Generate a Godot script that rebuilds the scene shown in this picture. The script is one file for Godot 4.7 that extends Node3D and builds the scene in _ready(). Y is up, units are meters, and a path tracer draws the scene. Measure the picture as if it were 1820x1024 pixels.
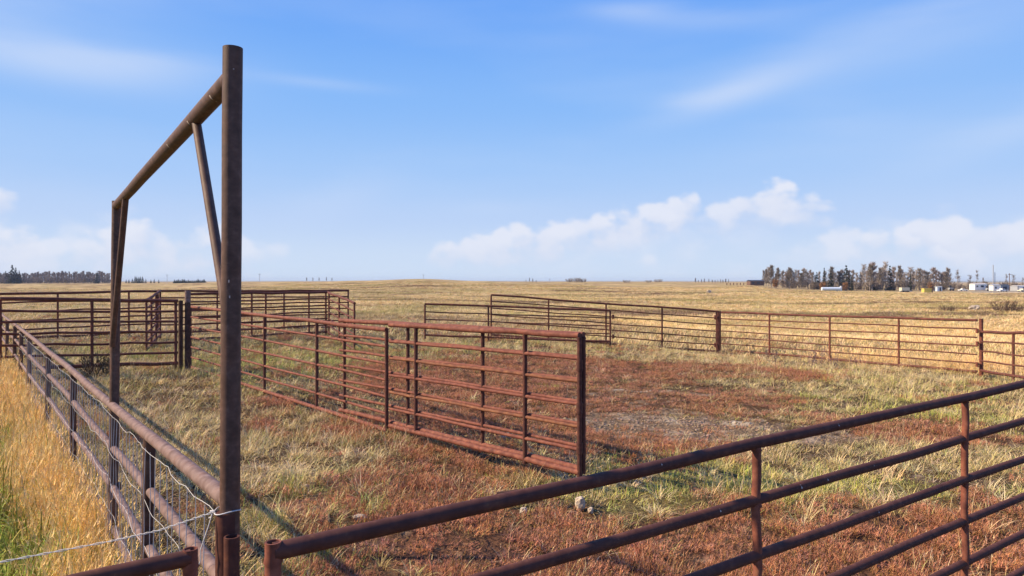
extends Node3D
# Rusty pipe corrals on an autumn prairie. x right, y up, the view runs along -z. V(x, y, d): d metres ahead.

const CAM := 2.4
var rng := RandomNumberGenerator.new()
var M := {}
var used := {}
var nz := FastNoiseLite.new()
var grid := PackedFloat32Array()


func V(x: float, y: float, d: float) -> Vector3:
	return Vector3(x, y, -d)


# ---------------------------------------------------------------- naming
func numbered(called: String) -> String:
	var n: int = used.get(called, 0)
	used[called] = n + 1
	return called if n == 0 else "%s_%03d" % [called, n]


func tag(o: Node, label: String, category: String, group := "", kind := "") -> void:
	if label: o.set_meta("label", label)
	if category: o.set_meta("category", category)
	if group: o.set_meta("group", group)
	if kind: o.set_meta("kind", kind)


func thing(called: String, at: Vector3, label: String, category: String, group := "") -> Node3D:
	var o := Node3D.new()
	o.name = numbered(called)
	o.position = at
	add_child(o)
	tag(o, label, category, group)
	return o


func part(called: String, mesh: Mesh, m: Material, parent: Node, at := Vector3.ZERO) -> MeshInstance3D:
	var o := MeshInstance3D.new()
	o.mesh = mesh
	o.material_override = m
	o.position = at
	if parent == self:
		o.name = numbered(called)
	else:
		var n := 0
		var nm := called
		while parent.has_node(NodePath(nm)):
			n += 1
			nm = "%s_%03d" % [called, n]
		o.name = nm
	parent.add_child(o)
	return o


func copy_of(o: Node3D, called: String, label: String, group: String) -> Node3D:
	var c: Node3D = o.duplicate()
	c.name = numbered(called)
	add_child(c)
	if label: c.set_meta("label", label)
	if group: c.set_meta("group", group)
	return c


# ---------------------------------------------------------------- mesh building
class Buf:
	var v := PackedVector3Array()
	var n := PackedVector3Array()
	var c := PackedColorArray()
	var smooth := true
	var colored := false

	func tri(a: Vector3, b: Vector3, d: Vector3, na: Vector3, nb: Vector3, nd: Vector3, col := Color.WHITE) -> void:
		if (b - a).cross(d - a).dot(na + nb + nd) > 0.0:
			v.append_array([a, d, b])
			n.append_array([na, nd, nb])
		else:
			v.append_array([a, b, d])
			n.append_array([na, nb, nd])
		if colored: c.append_array([col, col, col])

	func flat(a: Vector3, b: Vector3, d: Vector3, col := Color.WHITE) -> void:
		v.append_array([a, b, d])
		if colored: c.append_array([col, col, col])

	func quad(a: Vector3, b: Vector3, d: Vector3, e: Vector3, nn: Vector3) -> void:
		tri(a, b, d, nn, nn, nn)
		tri(a, d, e, nn, nn, nn)

	func mesh() -> ArrayMesh:
		var m := ArrayMesh.new()
		var s := []
		s.resize(Mesh.ARRAY_MAX)
		s[Mesh.ARRAY_VERTEX] = v
		if smooth: s[Mesh.ARRAY_NORMAL] = n
		if colored: s[Mesh.ARRAY_COLOR] = c
		m.add_surface_from_arrays(Mesh.PRIMITIVE_TRIANGLES, s)
		return m

	func box(at: Vector3, size: Vector3, basis := Basis()) -> void:
		var h := size / 2.0
		for ax in 3:
			for sg in [-1.0, 1.0]:
				var nn := Vector3.ZERO
				nn[ax] = sg
				var p := Vector3.ZERO
				var q := Vector3.ZERO
				p[(ax + 1) % 3] = h[(ax + 1) % 3]
				q[(ax + 2) % 3] = h[(ax + 2) % 3]
				var o: Vector3 = nn * h
				quad(at + basis * (o - p - q), at + basis * (o + p - q), at + basis * (o + p + q), at + basis * (o - p + q), basis * nn)

	# a pipe swept along points; open ends show the hollow
	func tube(pts: PackedVector3Array, r0: float, r1: float, sides := 10, open_a := false, open_b := false, capped := true) -> void:
		var count := pts.size()
		var t := (pts[1] - pts[0]).normalized()
		var u := t.cross(Vector3.RIGHT if absf(t.x) < 0.9 else Vector3.UP).normalized()
		var rings := []
		var norms := []
		for i in count:
			var tt := (pts[mini(i + 1, count - 1)] - pts[maxi(i - 1, 0)]).normalized()
			u = (u - tt * u.dot(tt)).normalized()
			var w := tt.cross(u)
			var ring := PackedVector3Array()
			var nr := PackedVector3Array()
			var r := lerpf(r0, r1, float(i) / (count - 1))
			for k in sides:
				var a := TAU * k / sides
				var d := u * cos(a) + w * sin(a)
				ring.append(pts[i] + d * r)
				nr.append(d)
			rings.append(ring)
			norms.append(nr)
		for i in count - 1:
			for k in sides:
				var j := (k + 1) % sides
				tri(rings[i][k], rings[i][j], rings[i + 1][j], norms[i][k], norms[i][j], norms[i + 1][j])
				tri(rings[i][k], rings[i + 1][j], rings[i + 1][k], norms[i][k], norms[i + 1][j], norms[i + 1][k])
		if not capped: return
		for e in 2:
			var i := 0 if e == 0 else count - 1
			var out := (pts[0] - pts[1]).normalized() if e == 0 else (pts[count - 1] - pts[count - 2]).normalized()
			var hollow: bool = open_a if e == 0 else open_b
			for k in sides:
				var j := (k + 1) % sides
				if not hollow:
					tri(pts[i], rings[i][k], rings[i][j], out, out, out)
					continue
				var ik: Vector3 = pts[i].lerp(rings[i][k], 0.78)
				var ij: Vector3 = pts[i].lerp(rings[i][j], 0.78)
				quad(rings[i][k], rings[i][j], ij, ik, out)
				var dk := ik - out * 0.12
				var dj := ij - out * 0.12
				tri(ik, ij, dj, -norms[i][k], -norms[i][j], -norms[i][j])
				tri(ik, dj, dk, -norms[i][k], -norms[i][j], -norms[i][k])
				tri(pts[i] - out * 0.12, dk, dj, out, out, out)


func pipe(pts: PackedVector3Array, r: float, sides := 10, open_a := false, open_b := false) -> ArrayMesh:
	var b := Buf.new()
	b.tube(pts, r, r, sides, open_a, open_b)
	return b.mesh()


func line(a: Vector3, b: Vector3, segs: int, wob: float) -> PackedVector3Array:
	var p := PackedVector3Array()
	for i in segs + 1:
		var q := a.lerp(b, float(i) / segs)
		if i > 0 and i < segs:
			q += Vector3(rng.randf_range(-1, 1), rng.randf_range(-1, 1), rng.randf_range(-1, 1)) * wob
		p.append(q)
	return p


func box_mesh(size: Vector3, at := Vector3.ZERO) -> ArrayMesh:
	var b := Buf.new()
	b.box(at, size)
	return b.mesh()


# ---------------------------------------------------------------- materials
func ramp(stops: Array) -> Gradient:
	var g := Gradient.new()
	var o := PackedFloat32Array()
	var c := PackedColorArray()
	for s in stops:
		o.append(s[0])
		c.append(s[1].linear_to_srgb())
	g.offsets = o
	g.colors = c
	return g


func noise_tex(freq: float, oct: int, g: Gradient, sd: int, size := 512, normal := 0.0) -> NoiseTexture2D:
	var n := FastNoiseLite.new()
	n.seed = sd
	n.noise_type = FastNoiseLite.TYPE_SIMPLEX_SMOOTH
	n.frequency = freq
	n.fractal_octaves = oct
	n.fractal_gain = 0.6
	var t := NoiseTexture2D.new()
	t.width = size
	t.height = size
	t.seamless = true
	t.noise = n
	if g: t.color_ramp = g
	if normal > 0.0:
		t.as_normal_map = true
		t.bump_strength = normal
	return t


func rust(stops: Array, sd: int, scale: float, rough := 0.72) -> StandardMaterial3D:
	var m := StandardMaterial3D.new()
	m.albedo_texture = noise_tex(0.012, 6, ramp(stops), sd)
	m.roughness = rough
	m.metallic_specular = 0.35
	m.uv1_triplanar = true
	m.uv1_world_triplanar = true
	m.uv1_scale = Vector3.ONE * scale
	m.detail_enabled = true
	m.detail_albedo = M.blotch
	m.detail_blend_mode = BaseMaterial3D.BLEND_MODE_MUL
	m.detail_uv_layer = BaseMaterial3D.DETAIL_UV_2
	m.uv2_triplanar = true
	m.uv2_world_triplanar = true
	m.uv2_scale = Vector3(0.9, 0.35, 0.9)
	if sd == 12 or sd == 18:
		m.heightmap_enabled = true
		m.heightmap_texture = M.grain
		m.heightmap_scale = 0.05
	return m


func plain(c: Color, rough := 0.7, metal := 0.0) -> StandardMaterial3D:
	var m := StandardMaterial3D.new()
	m.albedo_color = c.linear_to_srgb()
	m.roughness = rough
	m.metallic = metal
	return m


func leafy(rough := 0.75, glow := 0.35) -> StandardMaterial3D:
	var m := StandardMaterial3D.new()
	m.vertex_color_use_as_albedo = true
	m.roughness = rough
	m.metallic_specular = 0.25
	m.cull_mode = BaseMaterial3D.CULL_DISABLED
	if glow > 0.0:
		m.backlight_enabled = true
		m.backlight = Color(glow, glow, glow)
	return m


func make_materials() -> void:
	M.grain = noise_tex(0.12, 4, null, 5)
	M.blotch = noise_tex(0.014, 5, ramp([[0.0, Color(0.6, 0.56, 0.54)], [0.4, Color(0.8, 0.76, 0.73)], [0.6, Color(1, 1, 1)], [0.8, Color(1.0, 0.86, 0.74)], [1.0, Color(0.8, 0.8, 0.82)]]), 6)
	M.rust_dark = rust([[0.0, Color(0.066, 0.026, 0.02)], [0.35, Color(0.088, 0.035, 0.028)], [0.6, Color(0.108, 0.044, 0.034)], [0.78, Color(0.135, 0.056, 0.038)], [0.9, Color(0.18, 0.08, 0.045)], [1.0, Color(0.22, 0.13, 0.09)]], 11, 2.3, 0.75)
	M.rust_brown = rust([[0.0, Color(0.078, 0.046, 0.036)], [0.4, Color(0.108, 0.064, 0.05)], [0.62, Color(0.13, 0.077, 0.06)], [0.82, Color(0.165, 0.1, 0.08)], [1.0, Color(0.26, 0.18, 0.155)]], 12, 3.1, 0.6)
	M.rust_red = rust([[0.0, Color(0.08, 0.027, 0.02)], [0.35, Color(0.155, 0.054, 0.038)], [0.55, Color(0.22, 0.08, 0.054)], [0.75, Color(0.29, 0.115, 0.072)], [1.0, Color(0.40, 0.19, 0.11)]], 13, 1.4)
	M.rust_orange = rust([[0.0, Color(0.08, 0.03, 0.02)], [0.4, Color(0.17, 0.066, 0.04)], [0.65, Color(0.26, 0.115, 0.055)], [1.0, Color(0.38, 0.2, 0.09)]], 14, 1.2)
	M.rust_far = rust([[0.0, Color(0.06, 0.024, 0.018)], [0.5, Color(0.14, 0.052, 0.038)], [0.8, Color(0.21, 0.078, 0.052)], [1.0, Color(0.28, 0.13, 0.085)]], 15, 0.8)
	M.mauve = rust([[0.0, Color(0.09, 0.05, 0.04)], [0.35, Color(0.175, 0.115, 0.102)], [0.65, Color(0.235, 0.165, 0.15)], [1.0, Color(0.36, 0.28, 0.26)]], 16, 1.7)
	M.dark_pipe = rust([[0.0, Color(0.045, 0.025, 0.019)], [0.5, Color(0.085, 0.047, 0.036)], [1.0, Color(0.15, 0.085, 0.062)]], 17, 1.5, 0.85)
	M.wire = plain(Color(0.56, 0.56, 0.55), 0.6, 0.0)
	M.chip = plain(Color(0.5, 0.42, 0.38), 0.7)
	M.white = plain(Color(0.78, 0.78, 0.76), 0.6)
	M.pale_blue = plain(Color(0.62, 0.72, 0.8), 0.5)
	M.cream = plain(Color(0.62, 0.58, 0.42), 0.6)
	M.yellow = plain(Color(0.6, 0.48, 0.1), 0.6)
	M.grey = plain(Color(0.34, 0.36, 0.38), 0.6)
	M.dark = plain(Color(0.03, 0.03, 0.035), 0.5)
	M.brown = plain(Color(0.14, 0.08, 0.055), 0.8)
	M.glass = plain(Color(0.04, 0.05, 0.07), 0.15)
	M.bark = plain(Color(0.25, 0.215, 0.19), 0.9)
	M.grass = leafy(0.75, 0.16)
	M.tree = leafy(0.85, 0.0)
	M.stone = rust([[0.0, Color(0.3, 0.25, 0.19)], [0.5, Color(0.5, 0.44, 0.35)], [1.0, Color(0.66, 0.61, 0.52)]], 18, 6.0, 0.9)
	var g := StandardMaterial3D.new()
	g.vertex_color_use_as_albedo = true
	g.roughness = 0.95
	g.metallic_specular = 0.1
	g.albedo_texture = noise_tex(0.03, 6, ramp([[0.0, Color(0.5, 0.47, 0.42)], [0.5, Color(0.85, 0.85, 0.85)], [1.0, Color(1, 1, 1)]]), 21, 1024)
	g.uv1_triplanar = true
	g.uv1_world_triplanar = true
	g.uv1_scale = Vector3.ONE * 0.31
	g.heightmap_enabled = true
	g.heightmap_texture = noise_tex(0.02, 6, null, 22, 1024)
	g.heightmap_scale = 6.0
	M.ground = g


# ---------------------------------------------------------------- terrain
const SPOTS := [
	[-0.7, 2.1, -0.1], [1.2, 3.4, -0.1], [3.0, 4.6, -0.1], [5.0, 6.0, -0.12], [-1.1, 2.75, 0.0], [-3.4, 6.0, 0.02], [-6.0, 9.2, 0.08],
	[-9.4, 13.4, 0.12], [-13.0, 18.0, 0.16], [-2.8, 3.0, 0.12], [-5.0, 6.0, 0.16], [0.8, 8.3, -0.1], [-1.5, 10.75, -0.08], [-3.7, 13.2, -0.1],
	[-5.3, 15.1, -0.05], [-8.8, 19.1, 0.05], [-11.6, 16.0, 0.22], [-8.5, 18.2, 0.08], [-16.6, 25.3, 0.25], [-14.0, 28.0, 0.28],
	[-9.9, 26.6, 0.24], [-7.6, 28.8, 0.22], [-7.4, 32.0, 0.24], [-5.4, 24.5, -0.02], [-3.4, 27.7, -0.02], [3.9, 27.7, -0.24], [-0.86, 29.0, 0.06],
	[4.0, 29.0, -0.25], [8.5, 29.0, -0.6], [10.5, 28.6, -0.7], [11.9, 26.3, -0.66], [14.7, 22.0, -0.56], [13.0, 17.0, -0.42], [3.0, 12.0, -0.14],
	[5.0, 18.0, -0.26], [9.0, 12.0, -0.25], [-2.0, 0.0, 0.05], [3.0, 0.0, -0.05], [-30.0, 45.0, 0.35], [0.0, 50.0, -0.05], [20.0, 45.0, -0.95], [34.0, 40.0, -1.0], [12.0, 60.0, -0.6],
]
# [tangent of the bearing, slope of the skyline from the eye (down), metres to the skyline]
const RIM := [
	[-0.73, 0.0034, 700.0], [-0.5, 0.0032, 690.0], [-0.41, 0.0022, 600.0], [-0.28, 0.0006, 500.0], [-0.216, -0.0008, 450.0], [-0.128, -0.0032, 420.0],
	[-0.04, -0.0002, 420.0], [0.04, 0.0024, 450.0], [0.088, 0.0016, 450.0], [0.152, 0.0026, 450.0], [0.216, 0.002, 440.0], [0.272, 0.004, 420.0],
	[0.336, 0.0054, 330.0], [0.392, 0.0104, 350.0], [0.472, 0.0128, 360.0], [0.632, 0.0132, 360.0], [0.728, 0.0136, 360.0],
]
const GN := 141


func near_height(x: float, d: float) -> float:
	var s := 0.0
	var w := 0.0
	for p in SPOTS:
		var q: float = 1.0 / pow((x - p[0]) * (x - p[0]) + (d - p[1]) * (d - p[1]) + 1.2, 1.6)
		s += q * p[2]
		w += q
	return s / w


func smooth_height(x: float, d: float) -> float:
	var gx := clampf((x + 70.0), 0.0, GN - 1.001)
	var gd := clampf((d + 20.0), 0.0, GN - 1.001)
	var i := int(gx)
	var j := int(gd)
	var fx := gx - i
	var fd := gd - j
	var a: float = lerpf(grid[j * GN + i], grid[j * GN + i + 1], fx)
	var b: float = lerpf(grid[(j + 1) * GN + i], grid[(j + 1) * GN + i + 1], fx)
	var h := lerpf(a, b, fd)
	if d > 35.0:
		var t := x / d
		var k := 0
		while k < RIM.size() - 2 and t > RIM[k + 1][0]: k += 1
		var f: float = clampf((t - RIM[k][0]) / (RIM[k + 1][0] - RIM[k][0]), 0.0, 1.0)
		f = f * f * (3.0 - 2.0 * f)
		var far: float = lerpf(RIM[k][2], RIM[k + 1][2], f)
		var slope: float = lerpf(RIM[k][1], RIM[k + 1][1], f)
		var hf: float = CAM - slope * far
		var e: float = smoothstep(35.0, far, d)
		h = lerpf(h, hf, e) + 0.9 * nz.get_noise_2d(x * 0.35, d * 0.35) * smoothstep(45.0, 120.0, d) * (1.0 - smoothstep(far * 0.6, far, d))
	return h


func height(x: float, d: float) -> float:
	var r := sqrt(x * x + d * d)
	return smooth_height(x, d) + (0.035 * nz.get_noise_2d(x * 12.0, d * 12.0) + 0.03 * nz.get_noise_2d(x * 40.0 + 50.0, d * 40.0)) * (1.0 - smoothstep(30.0, 60.0, r))


# what grows where: [x, d, rx, rd, strength]
const RED := [
	[1.3, 5.4, 2.8, 1.5, 1.3], [4.6, 6.4, 2.3, 1.1, 1.3], [-0.2, 6.6, 1.2, 1.5, 0.65], [-0.9, 9.0, 1.2, 1.4, 0.5], [-2.6, 11.6, 1.4, 1.4, 0.45], [0.3, 13.0, 2.6, 2.6, 1.0],
	[2.0, 11.0, 1.3, 1.5, 0.7], [3.2, 15.0, 3.0, 2.2, 0.9], [1.8, 20.5, 4.6, 3.6, 1.15], [6.5, 12.0, 1.6, 1.0, 0.8], [7.5, 21.5, 2.5, 1.8, 0.6], [-2.0, 17.0, 2.6, 3.0, 0.75], [8.5, 9.0, 2.0, 1.4, 0.4], [-5.0, 13.8, 1.4, 1.2, 0.4],
]
const BARE := [[3.3, 12.1, 2.1, 1.1, 1.35], [2.2, 12.9, 1.3, 0.8, 1.0], [4.6, 11.4, 1.2, 0.6, 0.7], [2.0, 15.0, 1.6, 0.7, 0.6], [3.5, 16.6, 2.2, 0.8, 0.6], [-2.5, 6.9, 0.6, 0.6, 0.5], [-3.2, 9.0, 0.8, 0.7, 0.5]]
const PALE := [[2.9, 12.7, 0.28, 0.3, 1.0], [3.95, 12.5, 0.34, 0.3, 1.2], [3.3, 16.6, 0.9, 0.3, 0.9], [2.5, 16.9, 0.3, 0.2, 0.8], [2.6, 11.6, 0.3, 0.2, 0.7], [3.6, 11.5, 0.5, 0.2, 0.6], [3.1, 8.4, 0.2, 0.1, 0.9]]
const GREEN := [
	[2.3, 8.9, 2.0, 1.1, 1.3], [1.2, 7.9, 0.9, 0.6, 1.0], [5.0, 8.6, 2.2, 1.0, 0.7], [8.0, 14.5, 3.4, 2.2, 0.8], [-2.6, 8.0, 1.4, 1.2, 0.6], [-5.0, 19.0, 4.0, 4.0, 0.6], [-3.0, 24.5, 4.5, 3.0, 0.7],
	[-11.0, 22.0, 6.0, 4.0, 0.6], [10.0, 20.0, 3.5, 3.0, 0.6], [-1.5, 5.5, 0.9, 1.0, 0.6], [1.0, 17.0, 1.5, 0.8, 0.7], [-2.0, 34.0, 9.0, 3.0, 0.6], [5.0, 52.0, 14.0, 5.0, 0.55], [-20.0, 38.0, 10.0, 5.0, 0.4],
]


func blobs(list: Array, x: float, d: float) -> float:
	var s := 0.0
	for b in list:
		var e: float = ((x - b[0]) / b[2]) ** 2 + ((d - b[1]) / b[3]) ** 2
		if e < 6.0: s += b[4] * exp(-e)
	return s


# signed metres outside the wire fence on the left
func outside(x: float, d: float) -> float:
	var at := -1.1 - (d - 2.75) * (0.706 if d < 6.05 else 0.765)
	return (at - x) * 0.8


# where cattle kept the growth short: the middle of the pen
func trampled(x: float, d: float) -> float:
	return exp(-(((x - 3.0) / 5.5) ** 2) - ((d - 16.0) / 7.0) ** 2)


# red, green, bare, gold (0..1)
func cover(x: float, d: float) -> Array:
	var a := nz.get_noise_2d(x * 9.0 + 300.0, d * 9.0)
	var b := nz.get_noise_2d(x * 30.0, d * 30.0 + 90.0)
	var e := nz.get_noise_2d(x * 75.0 + 11.0, d * 75.0 - 50.0)
	var c := nz.get_noise_2d(x * 1.6 - 77.0, d * 3.2)
	var o := outside(x, d)
	if o > 0.0 and d < 40.0:
		var g := smoothstep(0.3, 0.55, o + 0.3 * a + 0.25 * b) * (1.0 - smoothstep(8.0, 12.0, d))
		return [0.0, g, 0.0, 1.0 - g]
	var red := clampf(smoothstep(0.15, 0.75, blobs(RED, x, d) + 0.6 * a + 0.55 * b + 0.45 * e), 0.0, 1.0) * 0.92
	var green := clampf(smoothstep(0.3, 1.0, blobs(GREEN, x, d) + 0.75 * a - 0.6 * b - 0.5 * e + 0.2 * c), 0.0, 1.0) * 0.85
	var bare := clampf(smoothstep(0.35, 0.8, blobs(BARE, x, d) + 0.7 * b + 0.8 * e), 0.0, 1.0)
	var line_d := 30.0 if x < 9.0 else 30.0 - (x - 9.0) * 1.45
	var gold := smoothstep(-0.5, 1.5, d - line_d) * smoothstep(-1.0, 8.0, x) * clampf(0.75 + c, 0.0, 1.0) * (1.0 - smoothstep(50.0, 90.0, d) * 0.7)
	if d > 45.0:
		red = 0.0
		green = 0.45 * smoothstep(0.0, 0.4, -c + 0.3 * a)
	return [red * (1.0 - gold), green * (1.0 - 0.7 * gold), bare, gold]


# the open field's mottling: brown streaks and pale stretches
func field(x: float, d: float, col: Color) -> Color:
	var f := nz.get_noise_2d(x * 0.7 + 40.0, d * 2.2) + 0.55 * nz.get_noise_2d(x * 4.0, d * 9.0)
	var g := nz.get_noise_2d(x * 1.1 - 400.0, d * 1.5 + 33.0)
	var w := smoothstep(25.0, 55.0, d)
	col = col.lerp(Color(0.24, 0.155, 0.095), 0.9 * w * smoothstep(0.12, 0.42, f))
	col = col.lerp(Color(0.74, 0.55, 0.28), 0.6 * w * smoothstep(0.05, 0.45, -f))
	col = col.lerp(Color(0.36, 0.31, 0.12), 0.5 * w * smoothstep(0.0, 0.4, g))
	var t := x / maxf(d, 0.1)
	if t > 0.6 and d > 225.0 and d < 420.0:
		col = col.lerp(Color(0.42, 0.38, 0.31), 0.8 * smoothstep(0.62, 0.68, t + 0.02 * f) * smoothstep(225.0, 240.0, d))
	return col


func make_ground() -> void:
	grid.resize(GN * GN)
	for j in GN:
		for i in GN:
			grid[j * GN + i] = near_height(i - 70.0, j - 20.0)
	var v := PackedVector3Array()
	var n := PackedVector3Array()
	var c := PackedColorArray()
	var idx := PackedInt32Array()
	var radii := PackedFloat32Array([0.0])
	var r := 0.6
	while r < 4200.0:
		radii.append(r)
		r += maxf(0.08, r * (0.008 if r < 25.0 else 0.016 if r < 120.0 else 0.03))
	var fine := 520
	var angles := PackedFloat32Array()
	for i in fine + 1: angles.append(lerpf(-0.8, 0.8, float(i) / fine))
	for i in range(1, 60): angles.append(lerpf(0.8, TAU - 0.8, i / 60.0))
	var w := angles.size()
	for q in radii:
		for a in angles:
			var x := sin(a) * q
			var d := cos(a) * q
			v.append(V(x, height(x, d), d))
			var k := cover(x, d)
			var col := Color(0.095, 0.062, 0.036)
			if q > 20.0: col = col.lerp(Color(0.5, 0.385, 0.2), smoothstep(20.0, 70.0, q))
			col = col.lerp(Color(0.2, 0.17, 0.07), k[1] * 0.6)
			col = col.lerp(Color(0.46, 0.33, 0.14), k[3] * 0.5)
			col = col.lerp(Color(0.13, 0.065, 0.042), k[0] * 0.75)
			col = col.lerp(Color(0.21, 0.15, 0.1).lerp(Color(0.36, 0.28, 0.2), smoothstep(0.1, 0.4, nz.get_noise_2d(x * 45.0, d * 80.0))), k[2])
			if q < 25.0: col = col.lerp(Color(0.56, 0.48, 0.36), smoothstep(0.6, 0.95, blobs(PALE, x, d) + 0.5 * nz.get_noise_2d(x * 110.0, d * 90.0)))
			if d > 25.0: col = field(x, d, col)
			c.append(col)
	for i in radii.size() - 1:
		for j in w:
			var jj := (j + 1) % w
			var p := i * w
			idx.append_array([p + j, p + w + j, p + w + jj, p + j, p + w + jj, p + jj])
	n.resize(v.size())
	for i in range(0, idx.size(), 3):
		var q := (v[idx[i + 2]] - v[idx[i]]).cross(v[idx[i + 1]] - v[idx[i]])
		for k in 3: n[idx[i + k]] += q
	var flip := -1.0 if n[w * 10 + 5].y < 0.0 else 1.0
	for i in n.size(): n[i] = (n[i] * flip).normalized() if n[i].length() > 0.0 else Vector3.UP
	if flip < 0.0:
		for i in range(0, idx.size(), 3):
			var q := idx[i + 1]
			idx[i + 1] = idx[i + 2]
			idx[i + 2] = q
	var s := []
	s.resize(Mesh.ARRAY_MAX)
	s[Mesh.ARRAY_VERTEX] = v
	s[Mesh.ARRAY_NORMAL] = n
	s[Mesh.ARRAY_COLOR] = c
	s[Mesh.ARRAY_INDEX] = idx
	var m := ArrayMesh.new()
	m.add_surface_from_arrays(Mesh.PRIMITIVE_TRIANGLES, s)
	tag(part("ground", m, M.ground, self), "autumn prairie of tan grass, red weeds and bare soil", "ground", "", "structure")


# ---------------------------------------------------------------- sky
func make_sky() -> ImageTexture:
	var W := 4096
	var H := 2048
	var half := H / 2
	var fb := FastNoiseLite.new()
	fb.seed = 31
	fb.frequency = 0.03
	fb.fractal_octaves = 6
	fb.fractal_gain = 0.5
	var pim := fb.get_image(int(W / 1.5), half)
	pim.resize(W, half, Image.INTERPOLATE_CUBIC)
	var puff := pim.get_data()
	fb.seed = 32
	pim = fb.get_image(int(W / 1.5), half)
	pim.resize(W, half, Image.INTERPOLATE_CUBIC)
	var puff2 := pim.get_data()
	var low := PackedFloat32Array()
	low.resize(W * half)
	fb.seed = 33
	fb.frequency = 0.009
	var im := fb.get_image(W / 5, half)
	im.resize(W, half, Image.INTERPOLATE_CUBIC)
	var streak := im.get_data()
	var cum := PackedFloat32Array()
	cum.resize(W * half)
	var cir := PackedFloat32Array()
	cir.resize(W * half)
	var px := W / TAU
	var rs := RandomNumberGenerator.new()
	rs.seed = 77
	# heaps of cloud: [bearing, elevation, radius, strength, height of the fading base] in degrees
	var heaps := [
		[-5.2, 2.25, 1.2, 0.9, 1.4], [-3.2, 2.7, 1.5, 0.95, 1.6], [-1.2, 2.9, 1.5, 0.95, 1.6], [0.8, 3.2, 1.6, 1.0, 1.7], [3.0, 3.4, 1.7, 1.0, 1.9], [5.2, 3.7, 1.6, 0.9, 2.2], [7.2, 4.0, 1.5, 1.0, 2.6], [9.2, 4.5, 1.6, 1.0, 3.0], [11.2, 4.9, 1.5, 1.0, 3.3],
		[12.8, 5.5, 1.4, 1.0, 3.6], [14.0, 5.9, 1.1, 0.95, 4.4], [17.0, 5.2, 1.3, 0.9, 4.0], [18.6, 5.8, 1.4, 1.0, 4.2], [20.4, 6.0, 1.7, 1.05, 4.2], [22.4, 5.4, 1.6, 0.95, 4.0], [15.6, 4.4, 1.2, 0.5, 3.2], [18.5, 4.2, 1.6, 0.4, 2.6],
		[22.5, 2.5, 1.6, 0.55, 1.2], [25.0, 3.0, 1.7, 0.75, 1.4], [27.3, 3.1, 1.5, 0.9, 1.5], [29.0, 3.1, 1.4, 1.0, 1.6], [30.6, 3.9, 1.3, 0.95, 2.0], [32.2, 3.7, 1.5, 1.0, 2.0], [34.3, 3.4, 1.6, 0.95, 1.8], [36.6, 3.0, 1.8, 0.9, 1.5],
		[-36.2, 5.5, 0.9, 0.9, 4.8], [-36.0, 2.7, 2.2, 0.95, 1.0], [-33.6, 2.3, 1.6, 0.8, 1.0], [-31.2, 2.4, 1.7, 0.85, 1.0], [-29.3, 3.1, 1.7, 0.95, 1.2], [-27.6, 3.7, 1.6, 1.0, 1.4], [-26.4, 3.0, 1.6, 0.9, 1.2], [-24.2, 3.0, 1.6, 0.9, 1.0], [-22.6, 4.2, 1.2, 0.7, 2.4], [-21.3, 2.4, 1.9, 0.75, 0.8], [-19.3, 2.2, 1.2, 0.5, 0.8],
		[-2.0, 1.6, 3.0, 0.45, 0.2], [5.0, 1.9, 3.5, 0.45, 0.4], [12.0, 2.6, 3.5, 0.45, 0.8], [19.0, 3.2, 3.2, 0.4, 1.6], [29.0, 1.6, 4.0, 0.5, 0.2], [35.0, 1.6, 4.0, 0.5, 0.2], [-30.0, 1.4, 4.0, 0.5, 0.2], [-23.0, 1.4, 3.5, 0.45, 0.2],
		[11.0, 1.4, 1.0, 0.6, 0.8], [17.4, 0.9, 1.4, 0.5, 0.2], [0.0, 1.2, 1.0, 0.35, 0.6],
	]
	var az := 40.0
	while az < 320.0:
		var top := 2.0 + 4.5 * rs.randf() * rs.randf()
		var spread := rs.randf_range(5.0, 16.0)
		for i in int(spread):
			var q := rs.randf_range(-1.0, 1.0)
			heaps.append([az + q * spread * 0.6, 1.4 + top * (1.0 - 0.6 * q * q) * rs.randf_range(0.6, 1.0), rs.randf_range(1.1, 1.8), rs.randf_range(0.7, 1.0), 1.2])
		az += spread * 1.3 + rs.randf_range(1.0, 7.0)
	for h in heaps:
		if absf(h[0]) > 20.5 and absf(h[0]) < 40.0 and h[1] < 5.0:
			h[1] -= 0.6
			h[4] -= 0.4
		var cx: float = W * 0.5 + deg_to_rad(h[0]) * px
		var cy: float = half - deg_to_rad(h[1]) * px
		var rr: float = deg_to_rad(h[2]) * px
		var base: float = half - deg_to_rad(h[4]) * px
		for y in range(maxi(0, int(cy - rr * 1.5)), mini(half, int(cy + rr * 1.9))):
			var soft := 1.0 - smoothstep(base - rr * 0.6, base + rr * 1.3, y)
			if soft <= 0.0: continue
			for x in range(int(cx - rr * 2.1), int(cx + rr * 2.1)):
				var o := y * W + posmod(x, W)
				var p := (puff[o] - 128) / 128.0
				var dx: float = (x - cx) / (rr * 1.3) + 0.4 * (puff2[o] - 128) / 128.0
				var dy: float = (y - cy) / rr
				if dy > 0.0: dy *= 0.6
				var e: float = (0.85 - 0.9 * dx * dx - 0.9 * dy * dy + 0.85 * p) * h[3]
				e = smoothstep(-0.06, lerpf(0.55, 1.2, clampf(dy + 0.4, 0.0, 1.0)), e) * soft * h[3]
				var under := clampf(0.35 + 0.75 * dy - 0.5 * p, 0.0, 1.0)
				low[o] = under if e > cum[o] else low[o]
				cum[o] = maxf(cum[o], e) if cum[o] < e else cum[o] + (1.0 - cum[o]) * 0.12 * e
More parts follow.
